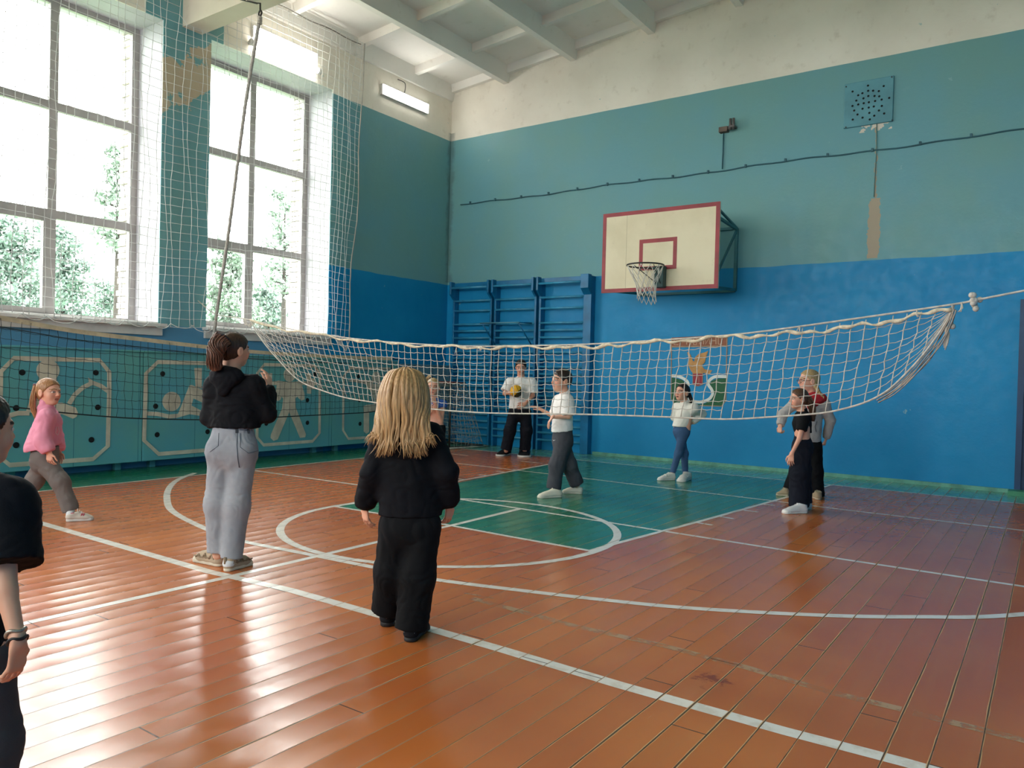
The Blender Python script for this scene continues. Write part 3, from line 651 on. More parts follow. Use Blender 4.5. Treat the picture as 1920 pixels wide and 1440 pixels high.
# --- climbing rope tied to the wall
cr = thing('climbing_rope', 'thick grey climbing rope pulled slantwise from the girder towards the window wall', 'rope', (1.63, -5.86, 6.2))
P = catmull([(1.62, -5.87, 5.98), (1.25, -5.80, 4.9), (.84, -5.70, 3.5), (.40, -5.60, 2.13), (.33, -5.59, 1.75), (.31, -5.58, 1.30)], 10)
m = MB(); m.tube(P, .022, 8)
for s in (0, 2.1, 4.2):                                            # laid strands
    Q = []
    for i in range(len(P)*3-2):
        p = P[i//3]+(P[min(i//3+1, len(P)-1)]-P[i//3])*(i % 3)/3
        Q.append((p[0]+.012*math.cos(i*.9+s), p[1]+.012*math.sin(i*.9+s), p[2]))
    m.tube(Q, .0135, 5)
m.build('rope', M_ROPE_G, cr)
m = MB().tube([(1.35, -5.97, 6.5), (1.36, -5.975, 6.24), (1.60, -5.90, 6.16), (1.64, -5.88, 6.16), (1.63, -5.87, 6.06)], .012, 8); m.tube(catmull([(1.63, -5.87, 6.08), (1.66, -5.87, 6.04), (1.63, -5.87, 6.0), (1.60, -5.87, 6.03), (1.62, -5.87, 6.07)], 5), .012, 8); m.build('hook', paint('dark_iron', '3b3834', .5, .1, metal=.6), cr)
m = MB()
for k in range(5): m.tube([(1.622+.028*math.cos(j), -5.87+.028*math.sin(j), 5.985-.02*k) for j in np.linspace(0, 6.28, 9)], .008, 5)
m.build('binding', M_ROPE, cr)

# --- pale net across the hall
YN = -5.60
top_px = [(330, 570), (405, 589), (460, 598), (540, 616), (640, 632), (740, 642), (870, 649), (1000, 648), (1100, 645.5), (1250, 637), (1400, 625), (1600, 598), (1785, 571), (1828, 563), (1920, 545)]
bot_px = [(470, 602), (478, 617), (487, 632), (507, 658), (527, 680), (547, 702), (570, 719), (603, 732), (645, 745), (685, 752), (727, 758), (810, 767), (870, 772), (940, 775), (1100, 777), (1254, 782), (1360, 786), (1442, 782), (1520, 776.5), (1562, 771), (1618, 756), (1660, 735), (1695, 704), (1730, 666), (1756, 631), (1775, 602), (1784, 582)]
tp = np.array([on(*p, 1, YN) for p in top_px]); bp = np.array([on(*p, 1, YN) for p in bot_px])
def tz(x): return float(np.interp(x, tp[:, 0], tp[:, 2]))
sh = [(470, 12), (500, 35), (600, 36), (720, 10), (850, 0), (1000, 0), (1247, -16), (1383, -24), (1679, -28), (1745, -30), (1778, -6), (1785, -1)]
nt = thing('volleyball_net', 'pale worn rope net strung across the hall from the pier, sagging in the middle', 'net', (5.5, YN, 1.7))
x_end = tp[-1]+(tp[-1]-tp[-2])*((X_R-tp[-1][0])/(tp[-1][0]-tp[-2][0]))
cord = [np.array([.02, YN-.05, 2.36])]+[p for p in tp[1:]]+[x_end]
MB().tube(catmull(cord, 4), .0085, 6).build('support_cord', M_ROPE, nt)
m = MB(); hr = []
for px in np.linspace(470, 1785, 150):
    x = on(px, float(np.interp(px, [p[0] for p in top_px], [p[1] for p in top_px])), 1, YN)[0]
    sag = .018+.012*math.sin(px*.05)+.010*math.sin(px*.131)
    if px > 1400: sag += .045*math.sin((px-1400)/385*math.pi)**.6
    if 1075 < px < 1140: sag += .03*math.sin((px-1075)/65*math.pi)
    hr.append((x, YN-.008, tz(x)-sag))
m.tube(hr, [.014+.004*math.sin(i*1.7)+.003*math.sin(i*.61) for i in range(150)], 6); m.build('head_rope', paint('frayed_cream_tape', 'd5c7ac', .9, .15, 25.), nt)
MB().tube(catmull([tuple(p) for p in bp], 4), .0085, 6).build('foot_rope', M_ROPE, nt)
xa, xb = on(475, 605, 1, YN)[0], on(1783, 571, 1, YN)[0]; n = 86; nr = 9; m = MB(); cols = []
for i in range(n+1):
    x = xa+(xb-xa)*i/n; zt = tz(x)-.02
    lo, hi = 440., 1830.
    for _ in range(40):
        mid = (lo+hi)/2
        if on(mid, 640, 1, YN)[0] < x: lo = mid
        else: hi = mid
    pb_ = lo+float(np.interp(lo, [s[0] for s in sh], [s[1] for s in sh]))
    bz = np.interp(pb_, [p[0] for p in bot_px], [p[1] for p in bot_px]); B = on(pb_, bz, 1, YN); T = np.array([x, YN, zt])
    jit = [np.array([random.gauss(0, .004), random.gauss(0, .006), random.gauss(0, .004)]) if 0 < j < nr else np.zeros(3) for j in range(nr+1)]
    bow = .02*math.sin(i*.4)
    cols.append([T+(B-T)*j/nr+jit[j]+np.array([0, bow*math.sin(math.pi*j/nr), 0]) for j in range(nr+1)])
for i in range(n+1): m.tube(cols[i], .0046, 5)
for i in range(n):
    for j in range(1, nr):
        if random.random() < .012: continue
        a, b = cols[i][j], cols[i+1][j]; m.tube([a, (a+b)/2-np.array([0, 0, .008]), b], .0031, 4, cap=False)
m.build('mesh', M_ROPE, nt)
M_FR_ = M_ROPE
for px, L in ((833, .05), (858, .09), (905, .05), (1066, .04), (1500, .05), (1718, .06), (1801, .07)):
    x = on(px, 640, 1, YN)[0]; zt = tz(x)
    m = MB()
    for k in range(3): m.tube([(x, YN-.01, zt), (x+random.gauss(0, .01), YN-.02, zt-L*.6), (x+random.gauss(0, .015), YN-.02, zt-L)], .004, 4)
    m.build('frayed_tie', M_ROPE, nt)
m = MB(); kx, kz = on(1828, 562, 1, YN)[0], on(1828, 562, 1, YN)[2]
for k in range(9): m.ball((kx+random.gauss(0, .012), YN+random.gauss(0, .012), kz+random.gauss(0, .025)), .022, 8, 6)
m.build('knot', M_ROPE, nt); m = MB()
m.tube([on(1785, 570, 1, YN), on(1787, 590, 1, YN-.01), on(1786, 611, 1, YN-.01)], .006, 5); m.ball(on(1786, 612, 1, YN-.01), .022, 8, 6); m.build('hanging_toggle', M_ROPE, nt); m = MB()
for k in range(6):
    a0 = on(1772+k, 612, 1, YN); b0 = on(1769+k*1.6, 656-abs(k-2)*4, 1, YN-.02); m.tube([a0, (a0+b0)/2+np.array([.01, 0, 0]), b0], .005, 4)
m.build('tassel', M_ROPE, nt); m = MB()
for k in range(5):                                                 # gathered netting on the slack right end
    P = [on(px+random.gauss(0, 2)+3+k*1.2, py+k*2.5+random.gauss(0, 2), 1, YN-.01*k) for px, py in ((1786, 575), (1776, 602), (1757, 632), (1733, 668), (1700, 703), (1668, 730), (1640, 747))]
    m.tube(catmull(P, 3), .0045, 4)
m.build('gathered_netting', paint('grey_brown_cord', '9d9186', .9, .15, 20.), nt); m = MB()
kx = on(470, 601, 1, YN)
for k in range(4): m.tube(catmull([on(456+k, 597, 1, YN), on(458+3*k, 606+2*k, 1, YN-.01), on(464+4*k, 610-k, 1, YN), on(474+2*k, 602, 1, YN)], 4), .005, 4)
m.build('loose_loop', M_ROPE, nt)

# --- dark net with a cream tape hung along the window wall
XN = .60
nt = thing('volleyball_net', 'black net with a cream top tape hanging in front of the painted radiator covers', 'net', (XN, -5.5, 1.6))
tpx = [(-160, 574), (0, 596), (135, 620), (271, 637), (390, 651), (480, 660), (600, 667.5), (735, 673)]; bpx = [(-160, 735), (0, 760), (50, 766), (110, 773), (200, 781), (270, 785), (400, 787), (480, 784), (560, 780), (640, 776), (690, 773), (712, 768), (733, 755)]
tp2 = np.array([on(*p, 0, XN) for p in tpx]); bp2 = np.array([on(*p, 0, XN) for p in bpx])
ya, yb = tp2[0][1], tp2[-1][1]; n = int((yb-ya)/.1); m = MB(); cols = []
def wav(y): return .03*math.sin(y*1.7)+.015*math.sin(y*4.1)
for i in range(n+1):
    y = ya+(yb-ya)*i/n; zt = float(np.interp(y, tp2[:, 1], tp2[:, 2])); zb = float(np.interp(y, bp2[:, 1], bp2[:, 2]))
    cols.append([np.array([XN+wav(y)*j/9+random.gauss(0, .004), y+random.gauss(0, .006), zt+(zb-zt)*j/9+random.gauss(0, .004)]) for j in range(10)])
for c in cols: m.tube(c, .0028, 4)
for i in range(n):
    for j in range(1, 9):
        a, b = cols[i][j], cols[i+1][j]; m.tube([a, (a+b)/2-np.array([0, 0, .006]), b], .0028, 4, cap=False)
m.build('mesh', M_BLK, nt)
M_TAPE = paint('cream_net_tape', 'c9bfa2', .75, .1, 8.)
m = MB(); Pt = catmull([tuple(p) for p in tp2], 5)
for i in range(len(Pt)-1): m.bar(Pt[i], Pt[i+1]+(Pt[i+1]-Pt[i])*.02, .012, .052)
m.build('top_tape', M_TAPE, nt)
m = MB().tube(catmull([tuple(p) for p in bp2], 4), .009, 6); m.tube([p-np.array([0, 0, .1]) for p in Pt[:len(Pt)-3]], .006, 5)
e1 = tp2[-1]; m.tube([e1, e1+np.array([0, .0, -.15]), e1+np.array([.01, -.02, -.34]), on(728, 722, 0, XN), on(726, 748, 0, XN), bp2[-1]], .012, 6); m.tube([e1+np.array([0, 0, .0]), (XN-.1, yb+.25, 1.62), (.02, yb+.6, 1.64)], .008, 5); m.build('edge_cords', M_BLK, nt)
for k in range(5): pass

# --- white guard net curtain in front of the windows
ct = thing('guard_net', 'white guard net curtain hanging in front of the tall windows', 'net', (.2, -5, 7.1))
m = MB(); y0, y1 = -9.6, -2.60; n = int((y1-y0)/.118); cols = []
nr = 43; dz_ = (7.13-1.97)/nr
for i in range(n+1):
    u = i/n; y = y0+(y1-y0)*u; ztop = 7.13+.012*(y+2.6); c = []; sl = -.26*max(0, (u-.86)/.14); v = 0
    if -6.08 < y < -5.55: ztop = 6.17
    for j in range(nr+1):                                          # rows counted up from the hem
        z = min(1.97+j*dz_+.03*math.sin(y*1.2), ztop); v = 1-j/nr
        x = .19+.035*math.sin(y*5.2+.6*math.sin(z))*(.4+.6*v)+.02*math.sin(z*2.3+y)
        yy = y+sl*v+.02*math.sin(z*3.1+i*1.3)+(.03*math.sin(z*1.1+i*2.4))*(.3+.7*abs(math.sin(y*.9)))+random.gauss(0, .004)
        c.append(np.array([x, yy, z+(random.gauss(0, .004) if z < ztop else 0)]))
        if z >= ztop-1e-6: break
    cols.append(c)
for c in cols: m.tube(c, .0042, 4)
for i in range(n):
    for j in range(min(len(cols[i]), len(cols[i+1]))):
        m.tube([cols[i][j], cols[i+1][j]], .0036, 3, cap=False)
m.build('mesh', M_WHITE_NET, ct)
m = MB().tube(cols[-1], .011, 6); m.tube([cols[-1][-1], cols[-1][-1]+np.array([-.03, .02, .05])], .012, 6); m.build('edge_rope', paint('grey_edge_cord', 'b9b4aa', .8, .1), ct)
m = MB()
for s0 in np.arange(-9.2, -2.9, .32):                              # slack loops lying on the sill
    w = random.uniform(.12, .22); dz = random.uniform(.02, .07)
    m.tube(catmull([(.2, s0-w, 1.99), (.22, s0-w*.4, 1.97-dz), (.22, s0+w*.4, 1.965-dz), (.2, s0+w, 1.99)], 5), .005, 4)
for k in range(6): m.tube(catmull([(.19, -3.25+.03*k, 2.0), (.24, -3.10+.02*k, 1.83-.012*k), (.24, -2.95, 1.82-.014*k), (.19, -2.82, 1.98)], 5), .005, 4)
m.build('hem_loops', M_WHITE_NET, ct)
m = MB()
P = [(.12, y, 7.13+.012*(y+2.6)+.012*math.sin(y*7)) for y in np.linspace(-5.45, -2.58, 30)]; m.tube(P, .009, 6); P = [(.12, y, 7.12+.012*(y+2.6)) for y in np.linspace(-9.6, -6.17, 30)]; m.tube(P, .009, 6); m.build('top_wire', paint('galvanised_wire', '8d8a80', .5, .1, metal=.5), ct)

# --- small goal in the corner
gz = thing('football_goal', 'small football goal with a slack pale net in the corner by the wall bars', 'goal', (.75, -.9, 0))
M_GF = paint('black_goal_frame', '20211f', .5, .1); M_GR = paint('faded_red_frame', '7a4038', .5, .15)
xg0, xg1, yf, yk, ymid, hg = .34, 1.22, -1.30, -.46, -.98, 1.22
m = MB()
for x in (xg0, xg1): m.tube([(x, yf, 0.02), (x, yf, hg)], .02, 8); m.tube([(x+(.13 if x > 1 else 0), yk, .025), (x, yf, .025)], .022, 8)
m.tube([(xg0, yk, .025), (xg1+.13, yk, .025)], .022, 8); m.build('base_frame', M_GF, gz)
m = MB()
for x in (xg0, xg1): m.tube([(x, yf, hg), (x-(.12 if x > 1 else 0), ymid+.25, hg-.01)], .02, 8)
m.tube([(xg0, yf, hg), (xg1, yf, hg)], .02, 8); m.tube([(xg0, ymid+.25, hg-.01), (xg1-.12, ymid+.25, hg-.01)], .02, 8); m.build('top_frame', M_GR, gz)
m = MB()
A = [np.array([xg1, yf, hg]), np.array([xg1-.12, ymid+.25, hg-.01]), np.array([xg1+.13, yk, .04]), np.array([xg1, yf, .04])]
def quadnet(a, b, c, d, nu, nv, bag):
    g = [[None]*(nv+1) for _ in range(nu+1)]
    for i in range(nu+1):
        for j in range(nv+1):
            u, v = i/nu, j/nv; p = (a*(1-u)+b*u)*(1-v)+(d*(1-u)+c*u)*v
            g[i][j] = p+bag*math.sin(math.pi*u)*math.sin(math.pi*v*.9)+np.array([random.gauss(0, .01), random.gauss(0, .01), random.gauss(0, .008)])
    for i in range(nu+1): m.tube(g[i], .0042, 4)
    for j in range(nv+1): m.tube([g[i][j] for i in range(nu+1)], .0042, 4)
quadnet(*A, 9, 14, np.array([.05, .02, -.03]))
quadnet(np.array([xg0, ymid+.25, hg]), np.array([xg1-.12, ymid+.25, hg]), np.array([xg1+.13, yk, .04]), np.array([xg0, yk, .04]), 11, 15, np.array([0, .06, -.03]))
quadnet(np.array([xg0, yf, hg]), np.array([xg1, yf, hg]), np.array([xg1-.12, ymid+.25, hg]), np.array([xg0, ymid+.25, hg]), 11, 6, np.array([0, 0, -.08]))
m.tube([(xg1+.02, yf-.05, .018), (xg1+.16, yk-.25, .02), (xg1+.24, yk+.02, .02), (xg1+.12, yk+.06, .02)], .016, 5)
m.build('net', paint('dirty_goal_cord', '9aa196', .85, .15, 12.), gz)
# ================================================================== figures: implicit surfaces meshed into one skin each
def _u(v): v = np.asarray(v, float); return v/np.linalg.norm(v)
def cone(a, b, ra, rb, k=.02, sq=None, op='u'): return dict(t='c', a=np.asarray(a, float), b=np.asarray(b, float), ra=ra, rb=rb, k=k, sq=sq, op=op)
def ell(c, r, ax, k=.02, op='u'): return dict(t='e', c=np.asarray(c, float), r=np.asarray(r, float), ax=np.asarray(ax, float), k=k, op=op)
def clip(p, n): return dict(t='p', p=np.asarray(p, float), n=_u(n), op='x', k=.0)
def grp(L, k=.02, op='u'): return dict(t='g', L=L, k=k, op=op)
def ev1(q, P):
    if q['t'] == 'c':
        ab = q['b']-q['a']; L2 = ab@ab+1e-12; w = P-q['a']; t = np.clip(w@ab/L2, 0, 1); w = w-t[:, None]*ab
        if q['sq'] is not None:
            for n, f in q['sq']:
                n = np.asarray(n, float); w = w+np.outer(w@n, n)*(1/f-1)
        return np.sqrt((w*w).sum(1))-(q['ra']+(q['rb']-q['ra'])*t)
    if q['t'] == 'e':
        w = (P-q['c'])@q['ax'].T/q['r']; l = np.sqrt((w*w).sum(1)); return (l-1)*q['r'].min()
    if q['t'] == 'p': return (P-q['p'])@q['n']
    return ev(q['L'], P)
def ev(L, P):
    d = None
    for q in L:
        e = ev1(q, P)
        if d is None: d = e; continue
        k = max(q['k'], 1e-6)
        if q['op'] == 'u':
            h = np.maximum(k-np.abs(d-e), 0)/k; d = np.minimum(d, e)-h*h*k*.25
        elif q['op'] == 's':
            e = -e; h = np.maximum(k-np.abs(d-e), 0)/k; d = np.maximum(d, e)+h*h*k*.25
        else: d = np.maximum(d, e)
    return d
def bounds(L):
    lo, hi = np.full(3, 1e9), np.full(3, -1e9)
    for q in L:
        if q['op'] != 'u': continue
        if q['t'] == 'c':
            r = max(q['ra'], q['rb']); a = np.minimum(q['a'], q['b'])-r; b = np.maximum(q['a'], q['b'])+r
        elif q['t'] == 'e': r = q['r'].max(); a, b = q['c']-r, q['c']+r
        else: a, b = bounds(q['L'])
        lo, hi = np.minimum(lo, a), np.maximum(hi, b)
    return lo, hi
B8 = 8
def nets(L, h, lo=None, hi=None):
    """naive surface nets, evaluated only in blocks near the surface"""
    if lo is None: lo, hi = bounds(L)
    lo = lo-2.5*h; nb = np.ceil((hi+2.5*h-lo)/(h*B8)).astype(int)+1; n = nb*B8
    ci = np.stack(np.meshgrid(*[np.arange(x) for x in nb], indexing='ij'), -1).reshape(-1, 3)
    cc = lo+(ci*B8+(B8-1)/2)*h; dc = ev(L, cc); act = np.abs(dc) < h*B8*1.35
    F = np.repeat(np.repeat(np.repeat(dc.reshape(nb), B8, 0), B8, 1), B8, 2).astype(np.float32)
    o = np.stack(np.meshgrid(*[np.arange(B8)]*3, indexing='ij'), -1).reshape(-1, 3)
    A = ci[act]
    for s in range(0, len(A), 400):
        I = (A[s:s+400, None, :]*B8+o[None]).reshape(-1, 3); F[I[:, 0], I[:, 1], I[:, 2]] = ev(L, lo+I*h)
    S = F < 0; c = np.zeros(n-1, np.uint8)
    for i in range(8):
        x, y, z = i & 1, i >> 1 & 1, i >> 2; c += S[x:n[0]-1+x, y:n[1]-1+y, z:n[2]-1+z]
    m = (c > 0) & (c < 8); I = np.argwhere(m); idx = np.full(n-1, -1, np.int64); idx[m] = np.arange(len(I))
    acc = np.zeros((len(I), 3)); cnt = np.zeros(len(I))
    for e0 in range(8):
        for ax in range(3):
            if e0 >> ax & 1: continue
            a = np.array([e0 & 1, e0 >> 1 & 1, e0 >> 2]); b = a.copy(); b[ax] = 1
            fa = F[tuple((I+a).T)]; fb = F[tuple((I+b).T)]; w = (fa < 0) != (fb < 0)
            t = np.where(w, fa/np.where(fa-fb == 0, 1, fa-fb), 0); p = I+a+np.outer(t, b-a)
            acc[w] += p[w]; cnt[w] += 1
    V = lo+acc/cnt[:, None]*h; Q = []
    for ax in range(3):
        sl0 = [slice(1, x-1) for x in n]; sl0[ax] = slice(0, n[ax]-1); sl1 = list(sl0); sl1[ax] = slice(1, n[ax])
        s0, s1 = S[tuple(sl0)], S[tuple(sl1)]; w = np.argwhere(s0 != s1)
        if not len(w): continue
        base = w+np.array([0 if k == ax else 1 for k in range(3)]); inn = s0[tuple(w.T)]
        u, v = (ax+1) % 3, (ax+2) % 3; du = np.eye(3, dtype=int)[u]; dv = np.eye(3, dtype=int)[v]
        q = np.stack([idx[tuple((base-x).T)] for x in (du+dv, dv, 0*du, du)], 1)
        q[~inn] = q[~inn][:, ::-1]; Q.append(q)
    return V, np.concatenate(Q)
def weld(parts):
    V, Q, o = [], [], 0
    for v, q in parts: V.append(v); Q.append(q+o); o += len(v)
    return np.concatenate(V), np.concatenate(Q)
def prune(V, Q, keep):
    Q = Q[keep]; used = np.unique(Q); mp = np.full(len(V), -1); mp[used] = np.arange(len(used)); return V[used], mp[Q]
def vnorm(V, Q):
    N = np.zeros_like(V); fn = np.cross(V[Q[:, 2]]-V[Q[:, 0]], V[Q[:, 3]]-V[Q[:, 1]])
    for k in range(4): np.add.at(N, Q[:, k], fn)
    return N/np.maximum(np.linalg.norm(N, axis=1), 1e-12)[:, None]
def relax(V, Q, it=1, f=.5):
    for _ in range(it):
        A = np.zeros_like(V); c = np.zeros(len(V))
        for k in range(4): np.add.at(A, Q[:, k], V[Q[:, (k+1) % 4]]); np.add.at(c, Q[:, k], 1)
        V = V+(A/np.maximum(c, 1)[:, None]-V)*f
    return V
def folds(V, Q, amp, sx=14, sz=26, seed=0.):
    N = vnorm(V, Q); d = np.empty(len(V))
    for i, p in enumerate(V):
        w = mnoise.noise(Vector((p[0]*5+seed, p[1]*5, p[2]*6)))
        d[i] = mnoise.noise(Vector((p[0]*sx+w*2.2, p[1]*sx+seed, p[2]*sz+w*3.)))+.5*mnoise.noise(Vector((p[0]*sx*2.1, p[1]*sx*2.1+seed, p[2]*sz*1.3)))
    return V+N*(np.abs(d)*1.6-.45)[:, None]*amp
def to_obj(name, V, Q, mat, parent, col=None):
    me = bpy.data.meshes.new(name); me.vertices.add(len(V)); me.vertices.foreach_set('co', np.asarray(V, np.float32).ravel())
    me.loops.add(Q.size); me.loops.foreach_set('vertex_index', Q.astype(np.int32).ravel()); me.polygons.add(len(Q))
    me.polygons.foreach_set('loop_start', np.arange(0, Q.size, 4, dtype=np.int32)); me.update(calc_edges=True)
    me.polygons.foreach_set('use_smooth', np.ones(len(Q), bool)); me.materials.append(mat)
    if col is not None:
        a = me.color_attributes.new('tone', 'FLOAT_COLOR', 'POINT'); a.data.foreach_set('color', np.concatenate([col, np.ones((len(col), 1))], 1).astype(np.float32).ravel())
    me.validate(); me.update(); o = bpy.data.objects.new(name, me); COL.objects.link(o)
    if parent: o.parent = parent; o.location = -wloc(parent)
    return o
t = NT('skin'); at_ = t.n('ShaderNodeAttribute'); at_.attribute_name = 'tone'
nz = t.noise(None, 60., 2.)
p_ = t.bsdf(t.mix(t.m('MULTIPLY', nz, .12), at_.outputs['Color'], (.5, .2, .14)), .5, None, .35)
[n for n in t.t.nodes if n.type == 'BSDF_PRINCIPLED'][0].inputs['Subsurface Weight'].default_value = .08
[n for n in t.t.nodes if n.type == 'BSDF_PRINCIPLED'][0].inputs['Subsurface Radius'].default_value = (.02, .008, .004)
M_SKIN = p_
def hair_mat(name, a, b):
    t = NT(name); n1 = t.noise(None, 1., 4., .6, (150., 150., 9.)); n2 = t.noise(None, 9., 2.)
    col = t.mix(t.ramp(n1, .3, .7), lin(a), lin(b)); col = t.mix(t.m('MULTIPLY', n2, .35), col, lin(b))
    return t.bsdf(col, .42, t.bump(n1, .4, .002), .4)
def cloth(name, a='d8d8da', b=None, scale=30., rough=.85, bump=.003):
    if name in _mc: return _mc[name]
    t = NT(name); tc = t.n('ShaderNodeTexCoord').outputs['Object']; n1 = t.noise(tc, scale, 4., .6); n2 = t.noise(tc, 3.5, 3.); n3 = t.noise(tc, 240., 2.)
    b = b or a; ca, cb = lin(a), lin(b)
    col = t.mix(t.m('ADD', t.m('MULTIPLY', t.ramp(n2, .3, .7), .7), t.m('MULTIPLY', n1, .3)), ca, cb)
    _mc[name] = t.bsdf(col, rough, t.bump(t.m('ADD', n1, t.m('MULTIPLY', n3, .4)), .4, bump), .2); return _mc[name]
CFH = _u([CF[0], CF[1], 0]); CRH = _u([CR[0], CR[1], 0]); UP = np.array([0, 0, 1.])
def dirn(r, d, u=0.): return _u(CRH*r+CFH*d+UP*u)

def head_sdf(c, f, u, hs, neck_to, nr, kid=True):
    r = np.cross(f, u); X = np.stack([r, f, u]); L = lambda a, b, d: c+(r*a+f*b+u*d)*hs
    P = [ell(L(0, -.06, .12), np.array([.345, .425, .38])*hs, X), ell(L(0, .10, -.14), np.array([.27, .30, .36])*hs, X, .12*hs), ell(L(0, .24, -.38), np.array([.12, .11, .09])*hs, X, .10*hs)]
    for s in (-1, 1):
        P += [ell(L(s*.15, .24, -.14), np.array([.12, .11, .13])*hs, X, .08*hs), cone(L(s*.05, .37, .10), L(s*.20, .31, .10), .035*hs, .03*hs, .05*hs),
              ell(L(s*.145, .44, .015), np.array([.085, .085, .055])*hs, X, .05*hs, 's'), ell(L(s*.14, .33, .012), np.array([.06, .05, .045])*hs, X, .012*hs),
              ell(L(s*.355, -.04, -.04), np.array([.05, .10, .155])*hs, X, .02*hs), ell(L(s*.41, -.02, -.03), np.array([.03, .05, .09])*hs, X, .02*hs, 's')]
    P += [cone(L(0, .385, .04), L(0, .455, -.10), .03*hs, .045*hs, .05*hs), ell(L(-.045, .42, -.115), np.array([.035, .04, .03])*hs, X, .03*hs), ell(L(.045, .42, -.115), np.array([.035, .04, .03])*hs, X, .03*hs),
          cone(L(-.085, .35, -.24), L(.085, .35, -.24), .026*hs, .026*hs, .03*hs), cone(L(-.065, .345, -.285), L(.065, .345, -.285), .03*hs, .03*hs, .03*hs), cone(L(-.08, .392, -.262), L(.08, .392, -.262), .010*hs, .010*hs, .012*hs, None, 's')]
    P += [cone(L(0, -.10, -.28), neck_to, nr, nr*1.12, .10*hs)]
    return P
def head_tone(V, c, f, u, hs, skin, brow, open_mouth=False):
    r = np.cross(f, u); q = (V-c)@np.stack([r, f, u]).T/hs; col = np.tile(np.array(lin(skin)), (len(V), 1)); a = np.abs(q[:, 0])
    near = (np.abs(q[:, 2]) < .7) & (np.linalg.norm(q, axis=1) < .75); fr = near & (q[:, 1] > .2)
    def blend(m, w, cc): col[m] = col[m]*(1-w[m, None])+np.array(lin(cc))*w[m, None]
    g = lambda x, s: np.exp(-(x/s)**2)
    blend(fr, .45*g(a-.17, .10)*g(q[:, 2]+.13, .10), 'c9705f'); blend(fr, .5*g(a, .06)*g(q[:, 2]+.09, .06), 'c87a66')
    blend(fr, .6*g(a-.15, .10)*g(q[:, 2]-.03, .05), 'a06a58')
    m = fr & (np.abs(a-.145) < .10) & (np.abs(q[:, 2]-.135+.25*np.abs(a-.13)) < .022); col[m] = lin(brow)
    e = ((a-.145)/.068)**2+((q[:, 2]-.012)/.034)**2; m = fr & (e < 1); col[m] = lin('cdbfb6'); m = fr & (e >= 1) & (e < 1.7) & (q[:, 2] > .0); col[m] = lin('805444')
    m = fr & (((a-.142)/.026)**2+((q[:, 2]-.012)/.028)**2 < 1); col[m] = lin('2a2320')
    m = fr & (a < .095) & (np.abs(q[:, 2]+.262) < .045*(1-.5*(a/.1)**2)); col[m] = lin('b06a60' if not open_mouth else '6a2826')
    return col
def hand_sdf(w, d, n, s, L, curl=(.5, .55, .6, .65), spread=.10, thumb=.5):
    """w wrist, d hand direction, n out of the palm, s towards the thumb, L hand length"""
    d = _u(d); n = _u(n-d*(n@d)); s = _u(s-d*(s@d)-n*(s@n)); fl_ = [(n, .48)]
    palm = [cone(w-d*.06*L, w+d*.12*L, .13*L, .16*L, .05*L, fl_), cone(w+d*.14*L+s*.05*L, w+d*.42*L+s*.07*L, .15*L, .155*L, .06*L, fl_), cone(w+d*.14*L-s*.05*L, w+d*.40*L-s*.085*L, .14*L, .135*L, .06*L, fl_)]
    F = []
    for i, (o, ln, rad) in enumerate(((.165, .43, .047), (.055, .48, .05), (-.055, .45, .047), (-.16, .35, .041))):
        b = w+d*(.47-.02*abs(i-1.2))*L+s*o*L; dd = _u(d+s*spread*(1.3-i)); a = 0.; p = b-d*.05*L; segs = []
        for k, fr in enumerate((.46, .31, .25)):
            a += curl[i]*(.75, 1., .7)[k]; v = _u(dd*math.cos(a)+n*math.sin(a)); q = p+v*(ln*fr+(.05 if k == 0 else 0))*L
            segs.append(cone(p, q, rad*L*(1-.10*k), rad*L*(.92-.10*k), .012*L)); p = q
        F.append(grp(segs, .0))
    tb = w+d*.16*L+s*.15*L; v1 = _u(d*.62+s*.72+n*.30*thumb); v2 = _u(d*.93+s*.22+n*.5*thumb); m1 = tb+v1*.22*L; m2 = m1+v2*.19*L
    th = grp([cone(tb-v1*.06*L, m1, .075*L, .055*L, .02*L), cone(m1, m2, .055*L, .047*L, .012*L), cone(m2, m2+_u(v2+n*.2)*.12*L, .047*L, .036*L, .01*L)], .05*L)
    return [grp(palm, .02), dict(grp(F, .035*L)), th]

